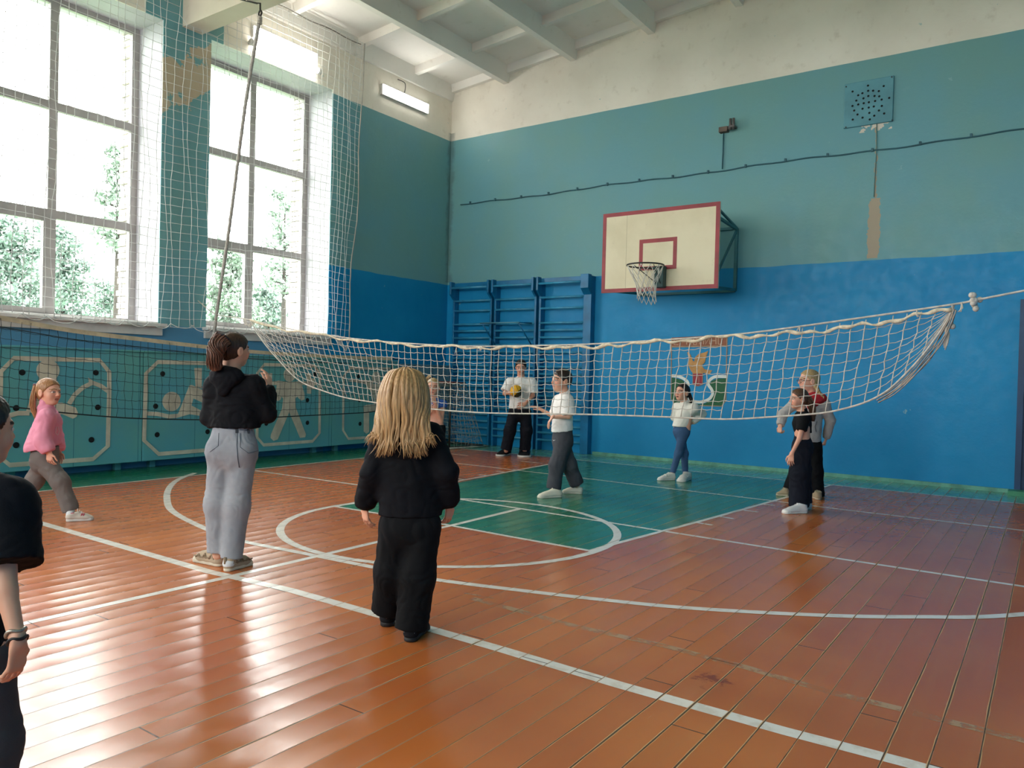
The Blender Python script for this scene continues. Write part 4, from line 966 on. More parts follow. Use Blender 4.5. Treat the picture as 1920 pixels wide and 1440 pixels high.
def person(label, H, d0, J, torso_f, head, skin, top, pants, shoes, group=None, name='person', seed=0., hands=None, flat=.66, chest=1.):
    """J: joints as world points. Builds one body skin plus clothes."""
    s = H/1.62; base = (J['foot_l'][0]+J['foot_r'][0])/2; root = thing(name, label, 'person', (base[0], base[1], 0), group)
    hc, hf, hu, hs = head['c'], head['f'], head['u'], head['hs']; r_ = _u(np.cross(hf, hu)); hu = np.cross(r_, hf)
    lat = _u(J['sh_r']-J['sh_l']); tf = _u(torso_f-lat*(torso_f@lat)); tu = np.cross(lat, tf); X = np.stack([lat, tf, tu])
    ms = (J['sh_l']+J['sh_r'])/2; mh = (J['hip_l']+J['hip_r'])/2; neck = J['neck']; sw = np.linalg.norm(J['sh_r']-J['sh_l'])
    b = head_sdf(hc, hf, hu, hs, neck-UP*.03*s, .058*s*head.get('nk', 1.))
    ch = ms*.72+mh*.28; ab = ms*.38+mh*.62
    b += [cone(J['sh_l'], J['sh_r'], .045*s, .045*s, .06*s), ell(ch, np.array([sw*.46, .095*s, .15*s]), X, .08*s), ell(ab, np.array([sw*.40, .085*s, .14*s]), X, .08*s), ell(mh+UP*.03*s, np.array([sw*.45, .095*s, .10*s]), X, .08*s)]
    thin = .9
    for k in 'lr':
        b += [cone(J['sh_'+k], J['el_'+k], .043*s*thin, .036*s*thin, .04*s), cone(J['el_'+k], J['wr_'+k], .036*s*thin, .025*s*thin, .012*s)]
        b += [cone(J['hip_'+k], J['kn_'+k], .068*s*thin, .050*s*thin, .05*s), cone(J['kn_'+k], J['an_'+k], .050*s*thin, .033*s*thin, .02*s), cone(J['an_'+k], J['an_'+k]-UP*.02, .033*s, .036*s, .02)]
    HL = .108*H; boxes = [(hc-.75*hs, hc+.75*hs, hs/64)]
    hands = hands or {}
    for k in 'lr':
        hd = hands.get(k, {}); d = hd.get('d', _u(J['wr_'+k]-J['el_'+k])); n = hd.get('n', -lat if k == 'r' else lat); th = hd.get('s', tf)
        b += hand_sdf(J['wr_'+k], d, n, th, HL, hd.get('curl', (.35, .42, .5, .55)), hd.get('spread', .08), hd.get('thumb', .6))
        c = J['wr_'+k]+d*.5*HL; boxes.append((c-.62*HL, c+.62*HL, HL/62))
    V, Q = nets(b, .0085*max(s, .8)); cen = V[Q].mean(1); keep = np.ones(len(Q), bool)
    for lo, hi, h in boxes: keep &= ~np.all((cen > lo+.006) & (cen < hi-.006), 1)
    parts = [prune(V, Q, keep)]
    for lo, hi, h in boxes:
        v, q = nets(b, h, lo, hi); c2 = v[q].mean(1); parts.append(prune(v, q, np.all((c2 > lo-.002) & (c2 < hi+.002), 1)))
    V, Q = weld(parts); tone = head_tone(V, hc, hf, hu, hs, skin, head['brow'], head.get('open', False))
    to_obj('body', V, Q, M_SKIN, root, tone)
    head['fn'](root, dict(c=hc, f=hf, u=hu, r=r_, hs=hs, mat=head['mat'], s=s, J=J))
    # ---- upper garment
    hem = top['hem']; wt, wb_ = top['w']; e = top.get('e', .012)*1.0; ar = top['arm']; fq = [(tf, flat)]
    T = [cone(ms-UP*(.09*s), hem, wt, wb_, .03, [(tf, top.get('flat', flat))])]
    T += [cone(J['sh_l']-UP*.012*s, J['sh_r']-UP*.012*s, ar[0]*.92, ar[0]*.92, .07*s), cone(neck-UP*.045*s, neck-UP*.005*s, .085*s, .062*s, .06*s)]
    if top.get('collar'): T += [cone(neck-UP*.03*s, neck+UP*top['collar'], .066*s, .060*s, .02*s)]
    for x in top.get('extra', []): T.append(x)
    T.append(clip(hem, -UP*1.0+tf*top.get('tilt', 0.)))
    nk = neck+UP*(.022*s if not top.get('collar') else top['collar'])
    SL = []
    for k in 'lr':
        S, E, W = J['sh_'+k], J['el_'+k], J['wr_'+k]
        if top.get('short'):
            fr = top['short']; end = S+(E-S)*fr; v = _u(E-S); q = [cone(S, end+v*.03, ar[0], ar[1], .02), clip(end, v)]
        else:
            v = _u(W-E); q = [cone(S, E, ar[0], ar[1], .02), cone(E, W-v*.055*s, ar[1], ar[2]*1.05, .03*s)]
            if top.get('puff'): q.append(cone(W-v*.10*s, W-v*.06*s, ar[2]*1.12, ar[2]*1.16, .02))
            q += [cone(W-v*.06*s, W+v*.03, ar[3], ar[3], .008), clip(W-v*.004, v)]
        SL.append(grp(q, .055*s))
    L = T+SL; L.append(dict(ell(neck+tf*.03*s+UP*.05*s, np.array([.062, .07, .055])*s, X, .012, 's')))
    V, Q = nets(L, top.get('h', .0075)); V = folds(V, Q, top.get('fold', .006)*.62, top.get('sx', 12), top.get('sz', 20), seed); V = relax(V, Q, 1, .4)
    tp_ = to_obj(top['name'], V, Q, top['mat'], root)
    for fn in top.get('more', []): fn(tp_, V, Q, root, dict(J=J, s=s, neck=neck, tf=tf, lat=lat, hem=hem))
    # ---- trousers
    hw, kw, aw = pants['r']; wz = pants['waist']
    mw = mh*.35+ms*.65; mw = mh+(ms-mh)*((wz-mh[2])/(ms[2]-mh[2]))
    L = [cone(mw, mh-UP*.01*s, pants['ww'], pants['hw'], .03, [(tf, pants.get('flat', .72))])]
    if pants.get('seat'): L.append(grp([ell(J['hip_'+k]-tf*pants['seat'][0]-UP*pants['seat'][1], np.array([.088, .08, .095])*s, X, .03) for k in 'lr'], .05))
    for k in 'lr':
        h_, kn, an = J['hip_'+k], J['kn_'+k], J['an_'+k]; v = _u(an-kn); q = [cone(h_, kn, hw, kw, .02), cone(kn, an+v*.03, kw, aw, .05*s)]
        if pants.get('bag'): q.append(cone(an-v*.10*s, an-v*.04*s, aw*1.06, aw*1.10, .03))
        q.append(clip(pants.get('end_'+k, an), v)); L.append(grp(q, pants.get('k', .045*s)))
    L.append(clip((mw[0], mw[1], wz), UP))
    V, Q = nets(L, pants.get('h', .0078)); V = folds(V, Q, pants.get('fold', .006)*.62, pants.get('sx', 12), pants.get('sz', 15), seed+5); V = relax(V, Q, 1, .4)
    pt = to_obj(pants['name'], V, Q, pants['mat'], root)
    for fn in pants.get('more', []): fn(pt, V, Q, root, dict(J=J, s=s))
    # ---- shoes
    for k in 'lr':
        heel, toe = J['foot_'+k]; lift = shoes.get('lift_'+k, 0.); d = toe-heel; L_ = np.linalg.norm(d); d = d/L_; sd = np.cross(d, UP); sd = _u(sd); un = np.cross(sd, d); W = L_*.165; vol = shoes.get('vol', 1.)
        a, m_, z = heel+d*.13*L_, heel+d*.55*L_, toe-d*.16*L_; f_ = [(un, .5)]
        so = [cone(a+un*.012, m_+un*.012, W*.86, W*.80, .01), cone(m_+un*.012, z+un*.012, W*.80, W*1.0, .02), clip(heel+un*shoes.get('sole', .028), un), clip(heel, -un)]
        up = [cone(a+un*.035, z+un*.026, W*.82, W*.86, .02, [(un, .62*vol)]), cone(a+un*.05, a+un*.10+d*.015, W*.80, W*.74, .03), cone(a+un*.088*vol**.5+d*.06*L_, z-d*.16*L_+un*.042*vol, W*.66, W*.60, .05), clip(heel+un*.015, -un), clip(a+un*shoes.get('top', .098), un-d*.22)]
        v, q = nets(up, .0055); sh_ = to_obj('shoe', relax(v, q, 1, .4), q, shoes['mat'], root)
        v, q = nets(so, .0055); to_obj('sole', v, q, shoes['smat'], sh_)
        v_, q_ = None, None; m = MB()
        zz_ = []
        for i in range(5):
            c = a+d*(.27+.075*i)*L_+un*(.106-.013*i); zz_ += [c-sd*W*.45*(-1)**i-un*.012, c+un*.004, c+sd*W*.45*(-1)**i-un*.012]
        m.tube(zz_, .0035, 5)
        m.build('laces', shoes.get('lmat', shoes['smat']), sh_)
        ankle = J['an_'+k]
        if shoes.get('sock'):
            v, q = nets([cone(a+un*.05, ankle+UP*.03, .036*s+.004, .037*s+.004, .02)], .007); to_obj('sock', v, q, shoes['sock'], root)
        for fn in shoes.get('more', []): fn(sh_, a, d, un, sd, L_, W)
    return root
# ---- hair
def cap_sdf(h, th=.05, c=.10, low=-.34, tilt=.62):
    X = np.stack([h['r'], h['f'], h['u']]); hs = h['hs']; L = lambda a, b, d: h['c']+(h['r']*a+h['f']*b+h['u']*d)*hs
    n = _u(h['f']*.8-h['u']*tilt)
    return [ell(L(0, -.07, .13), np.array([.345+th, .43+th, .38+th])*hs, X), ell(L(0, -.17, -.10), np.array([.28+th*.6, .30+th*.6, .30])*hs, X, .1*hs), clip(L(0, c, c*.5), n), clip(L(0, -.1, low), -h['u']+h['f']*.35)]
def streak(V, Q, h, amp=.004, fr=30.):
    N = vnorm(V, Q); q = (V-h['c'])@np.stack([h['r'], h['f'], h['u']]).T/h['hs']; a = np.arctan2(q[:, 0], -q[:, 1]+.001)
    d = np.array([mnoise.noise(Vector((x*fr*.22, y*1.2, 3.3))) for x, y in zip(a*4, q[:, 2])]); return V+N*(d*amp)[:, None]
def hair_short(th=.035, c=.02, low=-.16, tilt=.55):
    def fn(root, h):
        V, Q = nets(cap_sdf(h, th, c, low, tilt), .006); to_obj('hair', streak(V, Q, h, .003, 60), Q, h['mat'], root)
    return fn
def tress(m, pts, r0, r1, n=26, twist=.6, rs=.0075, rnd=None):
    C = catmull(pts, 6); k = len(C); rnd = rnd or random
    m.tube(C, [r0*.75+(r1*.75-r0*.75)*i/(k-1) for i in range(k)], 8)
    for j in range(n):
        a0 = rnd.uniform(0, 6.28); q = math.sqrt(rnd.uniform(.35, 1.)); e = rnd.uniform(.85, 1.); P = []
        for i in range(int(k*e)):
            t = _u(C[min(i+1, k-1)]-C[max(i-1, 0)]); a = np.cross(t, [0.31, .2, .9]); a = _u(a); b = np.cross(t, a); u = i/(k-1)
            rr = (r0+(r1-r0)*u)*q*(1+.12*math.sin(u*9+j)); an = a0+twist*u*2; P.append(C[i]+(a*math.cos(an)+b*math.sin(an))*rr)
        if len(P) > 2: m.tube(P, [rs*(1-.6*i/len(P)) for i in range(len(P))], 5)
def hair_tail(pts, r0=.03, r1=.015, n=30, band=None, th=.035, c=.10, low=-.30, rs=.007, braid=False, twist=.6, tilt=.62, tmat=None):
    def fn(root, h):
        V, Q = nets(cap_sdf(h, th, c, low, tilt), .006); V = streak(V, Q, h, .004, 40); o = to_obj('hair', V, Q, h['mat'], root)
        m = MB()
        if braid:
            C = catmull(pts, 10); k = len(C)
            for s_ in range(3):
                P = []
                for i in range(k):
                    t = _u(C[min(i+1, k-1)]-C[max(i-1, 0)]); a = _u(np.cross(t, [.3, .2, .9])); b = np.cross(t, a); u = i/(k-1); rr = r0+(r1-r0)*u; w = u*16+s_*2.094
                    P.append(C[i]+a*math.cos(w)*rr*.7+b*math.sin(2*w)*rr*.35)
                m.tube(P, [(r0+(r1-r0)*i/(k-1))*.62 for i in range(k)], 7)
        else: tress(m, pts, r0, r1, n, twist, rs)
        m.build('ponytail', tmat or h['mat'], o)
        if band:
            q = np.asarray(pts[0]) if not braid else np.asarray(pts[0]); m = MB(); t = _u(np.asarray(pts[1])-q); a = _u(np.cross(t, [.3, .2, .9])); b = np.cross(t, a)
            m.tube([q+(a*math.cos(x)+b*math.sin(x))*r0*.95 for x in np.linspace(0, 6.0, 14)], .008, 6, closed=True); m.build('hair_tie', band, o)
    return fn
# ================================================================== the people
def J_(d0, sp):
    J = {}
    for k, v in sp.items():
        if k.startswith('foot'): J[k] = (np.array(fl(*v[0])), np.array(fl(*v[1])))
        elif len(v) == 2 and hasattr(v[0], '__len__'): J[k] = v
        else: J[k] = np.array(at(v[0], v[1], d0+v[2]))
    return J
W_SOLE = paint('white_rubber', 'd8d6d0', .6, .06); B_SOLE = paint('black_rubber', '1a1a1b', .6, .06)
HAIR = dict(blond=hair_mat('blond_hair', 'c39d6c', '8a653e'), brown=hair_mat('brown_hair', '4d3527', '2f2019'), dark=hair_mat('dark_hair', '2c211c', '1a1412'), crop=hair_mat('cropped_brown_hair', '3a2a22', '241a16'),
            red=hair_mat('reddish_blond_hair', 'b98a5e', '8a5d3c'), ash=hair_mat('ash_blond_hair', 'c2a67c', '92764c'), mid=hair_mat('mid_brown_hair', '6a4a34', '3f2b20'))
NAVY = cloth('black_fleece', '0c0d14', '08090d', 40.); BLACK = cloth('black_cotton', '0e0f13', '090a0d', 40.); WTEE = cloth('white_cotton', 'eeeae6', 'e2deda', 30.)
def surf(V, Q):
    from mathutils.bvhtree import BVHTree
    T = BVHTree.FromPolygons([tuple(v) for v in V], [tuple(q) for q in Q])
    def hit(px, py, off=.002):
        d = Vector(ray(px, py)).normalized(); p, n, i, ds = T.ray_cast(Vector(CAM), d)
        return None if p is None else np.array(p-d*off)
    return hit
def seam(m, hit, pts, r=.0018, n=5):
    P = []
    for a, b in zip(pts[:-1], pts[1:]):
        for i in range(n):
            p = hit(a[0]+(b[0]-a[0])*i/n, a[1]+(b[1]-a[1])*i/n)
            if p is not None: P.append(p)
    if len(P) > 1: m.tube(P, r, 4)

# ---- 1 the woman in the black hoodie and pale jeans
d0 = 5.46
J = J_(d0, dict(neck=(432, 697, .0), sh_l=(401, 722, .02), sh_r=(477, 720, .0), el_l=(391, 783, .03), el_r=(503, 778, .05), wr_l=(430, 768, .26), wr_r=(505, 728, .27),
                hip_l=(416, 842, 0.), hip_r=(457, 842, 0.), kn_l=(408, 945, -.01), kn_r=(444, 950, -.03), an_l=(409, 1036, .0), an_r=(434, 1046, -.07),
                foot_l=((418, 1062), (366, 1051)), foot_r=((422, 1072), (471, 1058))))
tf = dirn(.15, .98)
def wood_jeans(o, V, Q, root, c):
    hit = surf(V, Q); m = MB()
    seam(m, hit, [(445, 806), (444, 835), (446, 862), (449, 880)], .0028); seam(m, hit, [(395, 800), (445, 806), (492, 808)], .002)
    for L in ([(410, 812), (409, 836), (390, 850)], [(451, 812), (450, 838), (466, 850), (484, 845), (486, 815)], [(486, 850), (480, 900), (474, 950), (466, 1000), (458, 1035)]): seam(m, hit, L, .0018)
    m.build('stitching', paint('dark_denim_seam', '4c5666', .8, .1), o)
    m = MB(); P = [hit(*p, .001) for p in ((442, 803.5), (468, 804), (468, 813), (442, 812))]
    if all(p is not None for p in P): m.prism(P, -CFH*.006); m.build('waist_patch', paint('grey_leather_patch', '47484d', .6, .1), o)
def wood_hood(o, V, Q, root, c):
    n, tf_, s = c['neck'], c['tf'], c['s']; lat = c['lat']
    X = np.stack([lat, tf_, UP]); q = [ell(n-tf_*.06-UP*.03, np.array([.125, .07, .075]), X), cone(n-tf_*.10-UP*.07, n-tf_*.115-UP*.13, .075, .045, .06, [(tf_, .5)]), ell(n+tf_*.02+UP*.06, np.array([.085, .075, .07]), X, .03, 's')]
    v, f = nets(q, .007); v = folds(v, f, .006, 14, 22, 3.); to_obj('hood', relax(v, f, 1), f, NAVY, o)
DEN = cloth('pale_washed_denim', '9fa2a8', '80848c', 40., .85, .003)
def trainer(o, a, d, un, sd, L_, W):
    M_ = cloth('taupe_suede', '8f7c66', '7d6a56', 60.)
    for sg in (-1, 1):
        m = MB()
        for x0, x1, h0, h1 in ((.02, .20, .050, .085), (.30, .42, .050, .078), (.50, .66, .048, .066)):
            m.tube([a+d*x0*L_+sd*sg*W*.86+un*h0, a+d*(x0*.5+x1*.5)*L_+sd*sg*W*.80+un*h1, a+d*x1*L_+sd*sg*W*.88+un*h0], .0075, 6)
        m.tube([a-d*.08*L_+sd*sg*W*.5+un*.062, a+d*.2*L_+sd*sg*W*.92+un*.056, a+d*.55*L_+sd*sg*W*.94+un*.052, a+d*.80*L_+sd*sg*W*.62+un*.05], .005, 5); m.build('side_overlay', M_, o)
    m = MB(); m.tube([a-d*.13*L_+un*.055, a-d*.135*L_+un*.10], .012, 6); m.build('heel_tab', M_, o)
person('tall person in black hoodie and pale blue jeans seen from behind, hands raised', 1.67, d0, J, tf,
       dict(c=np.array(at(441, 656, -.0+d0)), f=dirn(.62, .78, -.02), u=dirn(.04, -.02, 1), hs=.232, brow='3a2a20', mat=HAIR['brown'], nk=1.0,
            fn=hair_tail([at(418, 636, d0-.13), at(407, 650, d0-.17), at(402, 672, d0-.17), at(406, 694, d0-.15)], .062, .046, 150, paint('black_hair_band', '15151a', .7, .05), .03, .16, -.30, .0050, twist=.35, tmat=hair_mat('frizzy_auburn_hair', '7a5442', '4f3429'))),
       'd9a58a', dict(name='hoodie', hem=np.array(at(440, 801, d0)), w=(.160, .180), arm=(.062, .056, .050, .044), mat=NAVY, fold=.011, sx=9, sz=16, more=[wood_hood], h=.0065, flat=.70),
       dict(name='jeans', r=(.092, .086, .073), waist=float(at(440, 796, d0)[2]), ww=.138, hw=.172, flat=.78, mat=DEN, fold=.007, more=[wood_jeans], end_l=np.array(at(407, 1034, d0)), end_r=np.array(at(434, 1046, d0-.06)), h=.0065, k=.03, seat=(.045, .01)),
       dict(mat=cloth('beige_trainer_mesh', 'b7a48c', '9c8871', 90.), smat=paint('cream_foam_sole', 'd2c6b0', .6, .1), sole=.045, vol=1.35, top=.112, more=[trainer], sock=cloth('white_sock', 'd8d8da')),
       seed=1., hands=dict(r=dict(d=dirn(-.15, .35, .9), n=dirn(-.9, .2, .1), s=dirn(-.1, -.9, .3)), l=dict(d=dirn(.6, .5, .5), n=dirn(.4, -.2, -.8), s=dirn(-.2, -.4, .8))))

# ---- 2 the girl with long loose blond hair
d0 = 4.15
def hair_long(root, h):
    V, Q = nets(cap_sdf(h, .115, .16, -.40), .006); o = to_obj('hair', streak(V, Q, h, .008, 22), Q, h['mat'], root)
    m = MB(); rnd = random.Random(5); hs = h['hs']; L = lambda a, b, d: h['c']+(h['r']*a+h['f']*b+h['u']*d)*hs
    for i in range(330):
        fine = i > 150; u = rnd.uniform(-1, 1); lay = rnd.uniform(.0, 1); an = u*1.85; e = rnd.uniform(.9, 1.06)
        if abs(u+.12) < .13 and rnd.random() < .75: continue
        q = .475+.03*lay; fx, fy = math.sin(an), -math.cos(an); w1, w2, w3 = rnd.gauss(0, .03), rnd.gauss(0, .05), rnd.gauss(0, .09)
        lat = u*(.53+.05*lay)+(.09 if u > 0 else -.03); low = -1.40*e-(.08 if abs(u) < .7 else -.18); out = (.05*u if u > 0 else .025*u)
        pts = [L(.05*u, -.04-.12*lay, .575), L(q*.74*fx, .74*q*fy-.07, .47), L(q*fx*1.08, q*fy*1.06-.08, .12), L(q*fx*1.18+w1*.4, q*fy*.98-.15, -.26), L(q*fx*.45+lat*.62+w1, q*fy*.35-.40-.05*lay, -.66), L(lat*1.10+w2*.8, -.56-.08*lay+.14*abs(u), -1.04), L(lat*1.16+w3*.5+out, -.60-.09*lay+.17*abs(u), low+.16), L(lat*1.18+w3*1.0+out*2, -.60-.07*lay+.17*abs(u), low)]
        C = catmull(pts, 5); r0 = rnd.uniform(.0035, .0055) if fine else rnd.uniform(.008, .0135); k = len(C); m.tube(C, [r0*(.8+.5*math.sin(math.pi*min(1, j/(k-1)*1.15))-.75*(j/(k-1))**3) for j in range(k)], 6)
    m.build('long_strands', h['mat'], o)
J = J_(d0, dict(neck=(762, 785, .0), sh_l=(719, 815, .0), sh_r=(808, 813, .02), el_l=(697, 888, -.02), el_r=(838, 885, -.02), wr_l=(684, 950, .08), wr_r=(842, 946, .08),
                hip_l=(744, 985, 0.), hip_r=(794, 985, 0.), kn_l=(735, 1072, .03), kn_r=(783, 1080, -.03), an_l=(727, 1142, .10), an_r=(772, 1172, -.05),
                foot_l=((727, 1176), (724, 1146)), foot_r=((766, 1205), (797, 1176))))
def girl_hood(o, V, Q, root, c):
    n, tf_, lat = c['neck'], c['tf'], c['lat']; X = np.stack([lat, tf_, UP])
    v, f = nets([cone(n-tf_*.06-UP*.04, n-tf_*.085-UP*.16, .10, .06, .05, [(tf_, .5)])], .007); v = folds(v, f, .005, 14, 20, 2.); to_obj('hood', relax(v, f, 1), f, NAVY, o)
def swoop(o, a, d, un, sd, L_, W):
    m = MB(); P = [a+d*(.30+.1*math.cos(x))*L_+sd*W*.80+un*(.045+.022*math.sin(x)) for x in np.linspace(-.4, 3.4, 12)]; m.tube(P, .0035, 5)
    P = [a-d*.10*L_+un*(.05+.0*x)+sd*x for x in np.linspace(-.03, .03, 5)]; m.tube(P, .0028, 4); m.build('grey_trim', paint('grey_shoe_trim', '8b8c92', .5, .1), o)
person('person with long loose blond hair, black hoodie and wide black trousers, walking away', 1.42, d0, J, dirn(.06, 1.),
       dict(c=np.array(at(760, 737, d0)), f=dirn(.05, 1, -.05), u=dirn(.0, 0, 1), hs=.222, brow='8a6840', mat=HAIR['blond'], fn=hair_long), 'e0a88c',
       dict(name='hoodie', hem=np.array(at(769, 965, d0)), w=(.150, .168), arm=(.060, .058, .054, .036), puff=True, mat=NAVY, fold=.009, sx=10, sz=14, more=[girl_hood], h=.006, flat=.68,
            extra=[cone(at(769, 958, d0), at(769, 975, d0), .150, .150, .01, [(dirn(.06, 1.), .68)])]),
       dict(name='trousers', r=(.096, .092, .090), waist=float(at(769, 950, d0)[2]), ww=.140, hw=.155, mat=cloth('black_corduroy', '0f1014', '090a0c', 70.), fold=.010, sx=10, sz=6, end_l=np.array(at(726, 1147, d0+.08)), end_r=np.array(at(769, 1178, d0-.05)), h=.006, k=.03),
       dict(mat=cloth('black_shoe_mesh', '1b1c20', '121317', 80.), smat=B_SOLE, sole=.03, more=[swoop], top=.075),
       seed=2., hands=dict(l=dict(d=dirn(.05, .25, -1), n=dirn(.75, .6, 0), s=dirn(.6, .7, 0), curl=(.25, .35, .45, .5), spread=.14), r=dict(d=dirn(-.02, .2, -1), n=dirn(-.8, .5, 0), s=dirn(-.5, .8, 0), curl=(.35, .5, .6, .6), spread=.12)))

# ---- 3 the girl in pink, mid-stride
d0 = 6.98
J = J_(d0, dict(neck=(86, 757, 0.), sh_l=(94, 778, .13), sh_r=(87, 780, -.11), el_l=(104, 818, .16), el_r=(80, 825, -.15), wr_l=(109, 846, .12), wr_r=(92, 848, -.15),
                hip_l=(86, 862, .06), hip_r=(80, 862, -.06), kn_r=(113, 903, -.06), kn_l=(64, 903, .06), an_r=(133, 958, -.05), an_l=(38, 938, .10),
                foot_r=((124, 978), (176, 975)), foot_l=((20, 957), (62, 966))))
def bunny(o, V, Q, root, c):
    hit = surf(V, Q); m = MB()
    seam(m, hit, [(106, 800), (104, 812), (108, 816), (111, 808), (108, 798)], .004); m.build('chest_print', paint('pale_print', 'e5b8c4', .7, .1), o)
def redtrim(o, a, d, un, sd, L_, W):
    m = MB(); P = [a+d*.02*L_+un*.075, a+d*.06*L_+sd*W*.75+un*.072, a+d*.16*L_+sd*W*.72+un*.078]; m.tube(P, .006, 5)
    for x in (.38, .46): m.tube([a+d*x*L_+sd*W*.82+un*.035, a+d*(x+.06)*L_+sd*W*.70+un*.070], .006, 5)
    m.build('red_stripes', paint('raspberry_trim', 'b23a52', .6, .1), o)
person('person in a pink sweatshirt and grey trousers striding to the right, braided hair', 1.31, d0, J, dirn(1., -.12),
       dict(c=np.array(at(92, 735, d0)), f=dirn(.96, -.26, -.02), u=dirn(.0, 0, 1), hs=.235, brow='9a7450', mat=HAIR['red'],
            fn=hair_tail([at(68, 722, d0-.02), at(63, 742, d0-.05), at(61, 762, d0-.05), at(67, 779, d0-.04), at(73, 792, d0-.03)], .022, .018, 26, paint('mauve_hair_tie', '6a4450', .7, .05), .03, .12, -.24, .006)),
       'e2ab92', dict(name='sweatshirt', hem=np.array(at(80, 840, d0)), w=(.115, .150), arm=(.064, .066, .058, .038), puff=True, collar=.025, mat=cloth('pink_fleece', 'e699ae', 'dc8aa2', 30.), fold=.009, sx=11, sz=15, flat=1.0, more=[bunny], tilt=.25),
       dict(name='trousers', r=(.088, .074, .060), waist=float(at(80, 836, d0)[2]), ww=.115, hw=.125, flat=.95, mat=cloth('grey_sweatpants', '7c7470', '6b6461', 50.), fold=.009, sx=11, sz=11, bag=True),
       dict(mat=cloth('white_shoe_leather', 'd9d0c4', 'c9bfb2', 60.), smat=W_SOLE, more=[redtrim], top=.07, sock=cloth('white_sock')),
       seed=3., hands=dict(r=dict(d=dirn(.12, -.05, -1), n=dirn(.1, .9, 0), s=dirn(.9, 0, -.1), curl=(.4, .5, .6, .6), spread=.16), l=dict(d=dirn(.2, 0, -1), n=dirn(0, -1, 0), s=dirn(1, 0, 0))))

# ---- 4 the boy cut by the left edge of the picture
d0 = 2.2
fx = at(-60, 900, d0); fz = 1.42
def pt(px, py, dd): return np.array(at(px, py, d0+dd))
J = dict(neck=pt(-50, 878, .0), sh_l=pt(-150, 935, .10), sh_r=pt(6, 950, -.02), el_l=pt(-185, 1110, .10), el_r=pt(12, 1108, -.10), wr_l=pt(-190, 1215, .2), wr_r=pt(34, 1206, -.14),
         hip_l=pt(-115, 1235, .04), hip_r=pt(-36, 1240, -.02), kn_l=pt(-115, 1430, .05), kn_r=pt(-36, 1435, .02), an_l=pt(-115, 1580, .04), an_r=pt(-38, 1590, -.02))
for k in 'lr':
    a = J['an_'+k].copy(); h0 = np.array([a[0], a[1], 0.])-CFH*.05; J['foot_'+k] = (h0, h0+dirn(.25, .95)*.23); J['an_'+k][2] = .085; J['an_'+k][:2] = (h0+dirn(.25, .95)*.05)[:2]
    J['kn_'+k] = J['an_'+k]*.5+J['hip_'+k]*.5+dirn(.3, .9)*.02
tf = dirn(.42, .9)
bo = person('person cut by the left edge, black T-shirt, hanging arm with two bracelets', 1.36, d0, J, tf,
       dict(c=pt(-38, 806, .0), f=dirn(.40, .92, -.05), u=dirn(.0, 0, 1), hs=.205, brow='4a3626', mat=HAIR['crop'], fn=hair_short(.05, .08, -.24)), 'd9a488',
       dict(name='tshirt', hem=pt(-78, 1225, 0.), w=(.145, .152), arm=(.086, .094, .05, .05), short=.72, mat=cloth('black_jersey', '0d1019', '090b11', 30.), fold=.007, h=.006),
       dict(name='trousers', r=(.085, .078, .075), waist=float(pt(-78, 1200, 0)[2]), ww=.125, hw=.135, mat=cloth('dark_grey_denim', '4a4a4d', '3c3c40', 60.), fold=.007, sx=11, sz=10),
       dict(mat=cloth('black_shoe_mesh2', '1b1c20'), smat=W_SOLE), seed=4.,
       hands=dict(r=dict(d=dirn(-.12, .10, -1), n=dirn(-.85, .1, -.1), s=dirn(-.1, .95, 0), curl=(.35, .45, .55, .65), spread=.10, thumb=.9)))
w_ = J['wr_r']; v_ = _u(J['wr_r']-J['el_r']); a_ = _u(np.cross(v_, CFH)); b_ = np.cross(v_, a_)
for nm, of, rr, mt in (('silver_bracelet', -.030, .005, paint('silver_chain', 'b5b0a4', .35, .2, 60., metal=.7)), ('black_bracelet', -.008, .0045, paint('black_band', '121214', .5, .05))):
    m = MB(); m.tube([w_+v_*(of+.004*math.sin(x*3))+(a_*math.cos(x)+b_*math.sin(x))*.0235 for x in np.linspace(0, 6.15, 26)], rr, 6, closed=True); m.build(nm, mt, bo)

# ---- 5 the boy with the ball by the wall bars
d0 = 13.2
J = J_(d0, dict(neck=(977, 708, 0.), sh_r=(957, 718, .0), sh_l=(996, 718, 0.), el_r=(946, 738, -.06), el_l=(1000, 742, -.04), wr_r=(957, 737, -.24), wr_l=(985, 757, -.15),
                hip_r=(964, 772, 0.), hip_l=(985, 772, 0.), kn_r=(956, 808, -.02), kn_l=(987, 808, -.01), an_r=(949, 843, -.01), an_l=(984, 843, 0.),
                foot_r=((953, 851), (935, 856)), foot_l=((984, 850), (982, 858))))
person('person in a white T-shirt and dark jeans holding a ball by the wall bars', 1.68, d0, J, dirn(-.12, -1.),
       dict(c=np.array(at(976.5, 688.5, d0-.02)), f=dirn(-.12, -1., -.25), u=dirn(.0, -.2, 1), hs=.24, brow='3a281e', mat=HAIR['crop'], fn=hair_short(.05, .08, -.12, .62)), 'd59a80',
       dict(name='tshirt', hem=np.array(at(974, 766, d0)), w=(.175, .185), arm=(.092, .098, .05, .05), short=.80, mat=WTEE, fold=.009, sx=9, sz=12),
       dict(name='jeans', r=(.100, .098, .096), waist=float(at(974, 762, d0)[2]), ww=.15, hw=.165, mat=cloth('black_denim', '191b24', '11121a', 60.), fold=.012, sx=9, sz=10, k=.03),
       dict(mat=cloth('black_canvas', '17181b', '101113', 60.), smat=W_SOLE, sole=.032), seed=6.,
       hands=dict(r=dict(d=dirn(.75, -.65, -.05), n=dirn(.65, .75, .1), s=dirn(0, 0, 1), curl=(.3, .3, .3, .35), spread=.2), l=dict(d=dirn(-.8, -.3, -.4), n=dirn(.1, .9, -.3), s=dirn(-.2, -.6, .8))))
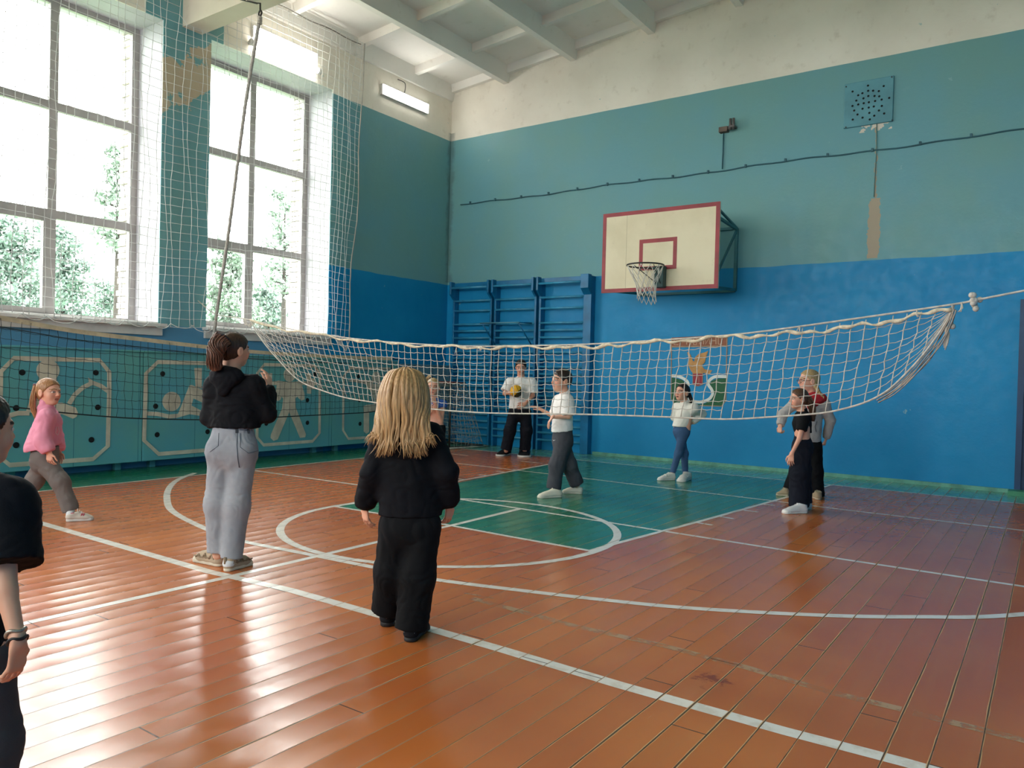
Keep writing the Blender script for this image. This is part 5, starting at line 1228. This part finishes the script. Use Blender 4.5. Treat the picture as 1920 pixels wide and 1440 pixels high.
t = NT('ball_panels'); tc = t.n('ShaderNodeTexCoord').outputs['Object']; x, y, z = t.xyz(tc)
bn = t.m('SINE', t.m('ADD', t.m('MULTIPLY', x, 42.), t.m('MULTIPLY', t.m('ABSOLUTE', z), 18.))); side = t.m('GREATER_THAN', t.m('ADD', x, t.m('MULTIPLY', z, -.9)), .035)
c = t.mix(side, lin('e0a51e'), lin('33301f')); c = t.mix(t.m('GREATER_THAN', t.m('ABSOLUTE', bn), .985), c, lin('5a4a20')); M_BALL = t.bsdf(c, .45, None, .4)
bc = np.array(at(968, 733.5, d0-.34)); ball = thing('volleyball', 'yellow and black ball held against the white T-shirt', 'ball', bc)
m = MB().ball((0, 0, 0), .105, 32, 20); o = m.build('ball_skin', M_BALL); o.parent = ball; o.rotation_euler = (0, 0, YAW)

# ---- 6 the boy in white with his arms out
d0 = 9.08
J = J_(d0, dict(neck=(1060, 736, 0.), sh_l=(1063, 752, -.13), sh_r=(1049, 752, .12), el_l=(1067, 781, -.17), el_r=(1041, 783, .16), wr_l=(1036, 782, -.20), wr_r=(1016, 769, .10),
                hip_l=(1058, 826, -.05), hip_r=(1052, 826, .05), kn_l=(1044, 872, -.06), kn_r=(1067, 872, .07), an_l=(1038, 916, -.05), an_r=(1082, 908, .12),
                foot_l=((1053, 932), (1008, 934)), foot_r=((1092, 926), (1053, 925))))
def mark(o, V, Q, root, c):
    hit = surf(V, Q); m = MB(); P = [hit(*p, .001) for p in ((1036, 824), (1037.5, 826.6), (1042, 824.6), (1037.6, 825.4))]
    if all(p is not None for p in P): m.prism(P, -CFH*.004); m.build('logo', paint('white_logo', 'd8d8d8', .6, .02), o)
def stripe(o, a, d, un, sd, L_, W):
    m = MB(); m.tube([a-d*.10*L_+un*.045+sd*W*x for x in np.linspace(-.7, .7, 6)]+[a+d*.18*L_+sd*W*.86+un*.042], .006, 5); m.build('dark_heel_stripe', B_SOLE, o)
person('person with cropped hair, white T-shirt and grey sweatpants, forearms held out', 1.45, d0, J, dirn(-.95, -.28),
       dict(c=np.array(at(1052, 713.5, d0-.01)), f=dirn(-.88, -.46, .0), u=dirn(.05, 0, 1), hs=.262, brow='4a3424', mat=HAIR['crop'], fn=hair_short(.04, .17, -.08, .75)), 'e3ab90',
       dict(name='tshirt', hem=np.array(at(1054, 808, d0)), w=(.118, .135), arm=(.078, .088, .05, .05), short=.92, mat=WTEE, fold=.008, flat=.95, tilt=-.12),
       dict(name='sweatpants', r=(.096, .090, .076), waist=float(at(1054, 802, d0)[2]), ww=.122, hw=.135, flat=.92, mat=cloth('charcoal_sweatpants', '4b4c52', '3e3f45', 40.), fold=.008, sx=10, sz=9, more=[mark], bag=True),
       dict(mat=cloth('cream_leather', 'd8d2c2', 'cbc4b2', 60.), smat=paint('cream_sole', 'cfc8b6', .6, .05), more=[stripe], top=.085), seed=7.,
       hands=dict(l=dict(d=dirn(-.55, -.1, -.85), n=dirn(.75, .1, -.5), s=dirn(-.2, .8, .2), curl=(.3, .35, .4, .45)), r=dict(d=dirn(-.80, .05, .45), n=dirn(.25, .2, -.9), s=dirn(-.1, -1, .1), curl=(.2, .3, .45, .6))))

# ---- 7 the girl in the white sweater
d0 = 10.73
J = J_(d0, dict(neck=(1284, 752, 0.), sh_l=(1301, 765, -.10), sh_r=(1270, 764, .10), el_l=(1316, 776, .06), el_r=(1266, 782, .20), wr_l=(1298, 792, -.02), wr_r=(1276, 793, .2),
                hip_l=(1283, 808, -.04), hip_r=(1273, 808, .05), kn_l=(1272, 850, -.05), kn_r=(1283, 850, .05), an_l=(1261, 886, -.05), an_r=(1285, 888, .04),
                foot_l=((1265, 900), (1233, 901)), foot_r=((1291, 898), (1275, 904))))
WK = cloth('white_knit', 'ebe7de', 'dcd7cc', 45., .9, .004)
def strap(o, a, d, un, sd, L_, W):
    m = MB()
    for x in (.32, .44): m.tube([a+d*x*L_+sd*W*y+un*(.082-.03*abs(y)**2) for y in np.linspace(-.9, .9, 7)], .008, 5)
    m.build('strap', W_SOLE, o)
person('person in white sweater and blue jeans, hand on hip, in front of the emblem', 1.30, d0, J, dirn(-.72, -.6),
       dict(c=np.array(at(1279, 736, d0-.02)), f=dirn(-.80, -.58, .05), u=dirn(.05, 0, 1), hs=.235, brow='2e211b', mat=HAIR['dark'], open=True,
            fn=hair_tail([at(1290, 737, d0+.02), at(1294, 744, d0+.02), at(1296, 750, d0), at(1295, 757, d0)], .030, .02, 24, None, .03, .06, -.2, .007)), 'dfa68c',
       dict(name='sweater', hem=np.array(at(1276, 800, d0)), w=(.125, .120), arm=(.066, .062, .050, .042), collar=.02, mat=WK, fold=.005, flat=.85),
       dict(name='jeans', r=(.078, .052, .040), waist=float(at(1278, 796, d0)[2]), ww=.105, hw=.118, flat=.85, mat=cloth('blue_denim', '48658a', '3a5375', 60.), fold=.004, sx=16, sz=26),
       dict(mat=cloth('white_leather', 'dcd8d0', 'cfcac2', 60.), smat=W_SOLE, more=[strap]), seed=8.,
       hands=dict(l=dict(d=dirn(-.9, .2, -.2), n=dirn(-.2, .8, -.2), s=dirn(0, 0, -1)), r=dict(d=dirn(.6, -.3, -.2), n=dirn(.2, -.8, 0), s=dirn(0, 0, -1))))

# ---- 8 the girl in black with the cropped top
d0 = 8.39
J = J_(d0, dict(neck=(1505, 769, 0.), sh_l=(1508, 783, -.12), sh_r=(1500, 782, .12), el_l=(1499, 822, -.15), el_r=(1497, 820, .15), wr_l=(1484, 852, -.13), wr_r=(1486, 852, .13),
                hip_l=(1506, 836, -.05), hip_r=(1503, 836, .05), kn_l=(1499, 884, -.06), kn_r=(1502, 884, .06), an_l=(1498, 945, -.05), an_r=(1504, 940, .06),
                foot_l=((1512, 962), (1467, 963)), foot_r=((1521, 955), (1486, 955))))
person('person in a cropped black T-shirt and very wide navy trousers, with brown tied hair', 1.30, d0, J, dirn(-1., -.15),
       dict(c=np.array(at(1497, 748, d0)), f=dirn(-.99, -.12, -.06), u=dirn(.0, 0, 1), hs=.215, brow='3a281e', mat=HAIR['mid'],
            fn=hair_tail([at(1512, 745, d0), at(1520, 756, d0-.02), at(1524, 772, d0-.02), at(1524, 790, d0-.02)], .042, .028, 44, None, .035, .12, -.22, .006)), 'dda388',
       dict(name='crop_top', hem=np.array(at(1506, 811, d0)), w=(.108, .092), arm=(.058, .060, .05, .05), short=.62, mat=BLACK, fold=.005, flat=.95),
       dict(name='wide_trousers', r=(.098, .105, .108), waist=float(at(1506, 815, d0)[2]), ww=.088, hw=.122, flat=.9, mat=cloth('navy_cotton', '171b28', '10131d', 40.), fold=.014, sx=9, sz=5, end_l=np.array(at(1498, 948, d0)), end_r=np.array(at(1504, 944, d0))),
       dict(mat=cloth('white_trainer_mesh', 'd8d6d4', 'c8c6c4', 60.), smat=W_SOLE, sole=.04), seed=9.,
       hands=dict(l=dict(d=dirn(-.08, -.05, -1), n=dirn(.5, .8, 0), s=dirn(-.8, .4, 0), curl=(.25, .3, .35, .4), spread=.1)))

# ---- 9 the taller girl in the grey jacket
d0 = 9.52
J = J_(d0, dict(neck=(1522, 737, 0.), sh_l=(1494, 752, .06), sh_r=(1545, 756, -.06), el_l=(1468, 777, .10), el_r=(1557, 788, -.02), wr_l=(1463, 798, .02), wr_r=(1549, 822, .05),
                hip_l=(1502, 836, .03), hip_r=(1528, 836, -.03), kn_l=(1494, 880, .06), kn_r=(1530, 884, -.03), an_l=(1480, 918, .10), an_r=(1533, 926, -.03),
                foot_l=((1478, 931), (1455, 929)), foot_r=((1536, 938), (1524, 932))))
GR_ = cloth('grey_marl_fleece', 'b3aeab', '9f9a97', 50.); RED_ = cloth('red_hood_lining', 'b02a33', '95222b', 40.)
def red_hood(o, V, Q, root, c):
    n, tf_, lat = c['neck'], c['tf'], c['lat']; X = np.stack([lat, tf_, UP])
    v, f = nets([ell(n-tf_*.07-UP*.06+lat*.05, np.array([.13, .07, .075]), X), cone(n-tf_*.10-UP*.09+lat*.02, n-tf_*.11-UP*.17, .08, .05, .05, [(tf_, .5)]), ell(n+UP*.05+tf_*.02, np.array([.08, .08, .07]), X, .02, 's')], .007)
    v = folds(v, f, .007, 14, 20, 1.); to_obj('red_hood', relax(v, f, 1), f, RED_, o)
def pocket(o, V, Q, root, c):
    hit = surf(V, Q); m = MB(); seam(m, hit, [(1532, 790), (1528, 800), (1531, 812)], .004); m.build('pocket_zip', paint('dark_zip', '4a4648', .6, .05), o)
g_ = person('tall person in a grey jacket with a red hood, standing behind the girl in black', 1.50, d0, J, dirn(-.45, .85),
       dict(c=np.array(at(1516, 714, d0)), f=dirn(-1., -.06, -.02), u=dirn(.02, 0, 1), hs=.268, brow='8a7450', mat=HAIR['ash'],
            fn=hair_tail([at(1527, 716, d0-.05), at(1531, 727, d0-.10), at(1537, 738, d0-.13), at(1545, 748, d0-.14)], .035, .02, 30, paint('dark_hair_tie', '3a2c24', .7, .05), .03, .10, -.22, .007, braid=True)), 'e2aa92',
       dict(name='jacket', hem=np.array(at(1515, 828, d0)), w=(.150, .150), arm=(.066, .060, .052, .046), mat=GR_, fold=.009, more=[red_hood, pocket], flat=.75),
       dict(name='trousers', r=(.088, .080, .082), waist=float(at(1515, 822, d0)[2]), ww=.13, hw=.14, mat=BLACK, fold=.008, end_r=np.array(at(1532, 930, d0))),
       dict(mat=cloth('tan_suede', 'a8977c', '96866c', 60.), smat=paint('tan_sole', 'b5a58a', .6, .05)), seed=10.,
       hands=dict(l=dict(d=dirn(.0, .1, -1), n=dirn(.85, .4, 0), s=dirn(-.3, .9, 0), curl=(1.0, 1.1, 1.2, 1.2)), r=dict(d=dirn(-.15, .1, -1), n=dirn(-.9, .3, 0), s=dirn(-.3, .9, 0), curl=(.9, 1.0, 1.1, 1.1))))
m = MB(); hc_ = np.array(at(1516, 714, d0)); f_ = dirn(-1., -.06, -.02); r_ = _u(np.cross(f_, UP)); hs_ = .268
for sx in (-1, 1):
    c_ = hc_+(r_*sx*.15+f_*.43+UP*.0)*hs_; m.tube([c_+(r_*math.cos(x)*.115+UP*math.sin(x)*.085)*hs_ for x in np.linspace(0, 5.9, 16)], .003, 5, closed=True); m.tube([c_+r_*sx*.11*hs_, hc_+(r_*sx*.37-f_*.02+UP*.02)*hs_], .0028, 5)
m.build('glasses', paint('bronze_frame', '5a4438', .4, .05, metal=.5), g_)

# ---- 10 the girl half hidden behind the blond hair
d0 = 10.5
J = J_(d0, dict(neck=(815, 744, 0.), sh_r=(799, 757, .02), sh_l=(831, 757, -.02), el_r=(795, 785, 0.), el_l=(827, 789, -.05), wr_r=(806, 772, -.15), wr_l=(816, 756, -.19),
                hip_r=(806, 802, 0.), hip_l=(824, 802, 0.), kn_r=(806, 845, -.02), kn_l=(824, 845, -.02), an_r=(806, 880, 0.), an_l=(824, 880, 0.),
                foot_r=((806, 890), (801, 896)), foot_l=((824, 890), (822, 896))))
person('person in blue sleeveless top, finger to the lips, half hidden beside the goal', 1.35, d0, J, dirn(-.1, -1.),
       dict(c=np.array(at(812, 726, d0-.03)), f=dirn(.02, -1., -.08), u=dirn(.03, 0, 1), hs=.235, brow='6a5040', mat=HAIR['ash'],
            fn=hair_tail([at(808, 710, d0+.02), at(805, 707, d0+.04), at(801, 710, d0+.05), at(799, 716, d0+.05)], .028, .016, 20, paint('dark_scrunchie', '1f1c22', .8, .05), .03, .04, -.2, .007)), 'dda58d',
       dict(name='vest', hem=np.array(at(815, 806, d0)), w=(.115, .115), arm=(.05, .052, .05, .05), short=.16, mat=cloth('blue_jersey', '3f68b5', '3358a0', 30.), fold=.005),
       dict(name='shorts', r=(.085, .075, .06), waist=float(at(815, 796, d0)[2]), ww=.11, hw=.125, mat=BLACK, fold=.006),
       dict(mat=cloth('white_leather2', 'dcd8d0'), smat=W_SOLE), seed=11.,
       hands=dict(l=dict(d=dirn(-.3, -.15, .9), n=dirn(-.5, .8, 0), s=dirn(-.8, .2, .3), curl=(.05, 1.3, 1.4, 1.4)), r=dict(d=dirn(.4, -.4, .6), n=dirn(.2, .8, 0), s=dirn(0, 0, 1))))
# ================================================================== outdoors, seen through the windows
t = NT('leaf'); nz = t.noise(None, 1.2, 3.); M_LEAF = t.bsdf(t.mix(nz, lin('7b8f82'), lin('687e74')), .6, None, .3)
t = NT('leaf_pale'); nz = t.noise(None, 1.2, 3.); M_LEAF2 = t.bsdf(t.mix(nz, lin('8a9b8c'), lin('778c7c')), .6, None, .3)
M_TRUNK = paint('tree_bark', '3a352f', .9, .2)
def tree(px, ytop, ybot, hw, depth, nleaf, lb, mat, sparse=.0, grp='trees outside the windows'):
    rnd = np.random.default_rng(int(px*7+ytop)); top = at(px, ytop, depth); bot = at(px, ybot, depth); R = hw*depth/F_PX; zt, zb = top[2], bot[2]
    gx, gy = top[0], top[1]; r = thing('tree', lb, 'tree', (gx, gy, -.6), grp); m = MB(); H = zt+.6
    nb = 16; tips = []
    m.tube(catmull([(gx, gy, -.6), (gx+.05, gy, -.6+H*.4), (gx-.04, gy+.05, -.6+H*.7), (gx, gy, zt-.3)], 5), [.11*(1-.85*i/15) for i in range(16)], 7)
    for k in range(nb):
        u = (k+.5)/nb; z0 = zb+(zt-zb)*u*.9; an = k*2.4; L = R*(.95-.45*u)*rnd.uniform(.7, 1.1); a = np.array([gx, gy, z0]); b = a+np.array([math.cos(an)*L, math.sin(an)*L, L*rnd.uniform(.15, .6)])
        m.tube([a, (a+b)/2+np.array([0, 0, -.06]), b], [.03, .02, .008], 5); tips += [(a+(b-a)*w, R*.34*(1.1-.5*u)) for w in (.4, .7, 1.)]
    tips.append((np.array([gx, gy, zt-.25]), R*.3)); m.build('trunk', M_TRUNK, r)
    C = rnd.integers(0, len(tips), nleaf); cc = np.array([tips[i][0] for i in C]); rr = np.array([tips[i][1] for i in C]); P = cc+rnd.normal(0, 1, (nleaf, 3))*rr[:, None]*np.array([.62, .62, .5])
    a = rnd.normal(0, 1, (nleaf, 3)); a /= np.linalg.norm(a, axis=1)[:, None]; b = np.cross(a, rnd.normal(0, 1, (nleaf, 3))); b /= np.linalg.norm(b, axis=1)[:, None]; s = rnd.uniform(.05, .11, (nleaf, 1))
    V = np.stack([P-a*s, P+b*s*.55, P+a*s, P-b*s*.55], 1).reshape(-1, 3); to_obj('foliage', V, np.arange(nleaf*4).reshape(-1, 4), mat, r).data.polygons.foreach_set('use_smooth', np.zeros(nleaf, bool))
tree(22, 400, 640, 70, 23, 5200, 'dense tree at the far left of the first window', M_LEAF)
tree(120, 425, 640, 62, 26, 5200, 'bushy tree low in the middle of the first window', M_LEAF)
tree(222, 262, 480, 40, 21, 1900, 'tall thin birch at the right side of the first window', M_LEAF2)
tree(205, 530, 640, 48, 33, 3000, 'low bush under the birch in the first window', M_LEAF)
tree(432, 445, 640, 52, 25, 5000, 'green tree behind the climbing rope in the second window', M_LEAF2)
tree(535, 350, 560, 46, 23, 1500, 'light spreading tree in the middle of the second window', M_LEAF2)
tree(505, 540, 640, 38, 27, 2200, 'low bush beside the roof in the second window', M_LEAF)
t = NT('grass'); M_GRASS = t.bsdf(t.mix(t.noise(None, 2., 4.), lin('6c8a64'), lin('587456')), .9, None, .2)
tag(MB().box((-60, -60, -.9), (-1.02, 70, -.6)).build('ground_outside', M_GRASS), kind='structure')
hb = thing('house', 'low house with a pale ridged roof beyond the second window', 'house', (-30, 18, -.6))
a, b, c, e = at(548, 574, 48), at(700, 615, 48), at(548, 640, 48), at(700, 640, 48)
m = MB(); dx = np.array([-5., 2., 0]); ap = np.array(at(548, 576, 48)); r0 = np.array(at(640, 622, 48)); l0 = np.array(at(456, 622, 48))
m.prism([ap, r0, l0], dx); m.build('roof', paint('pale_slate', '8a8f90', .8, .1), hb)
m = MB(); lo = np.array([0, 0, 1.]); r1 = r0.copy(); l1 = l0.copy(); r1[2] = l1[2] = -.6; m.prism([r0, l0, l1, r1], dx); m.build('house_wall', paint('pale_house_wall', '9a9a94', .8, .1), hb)
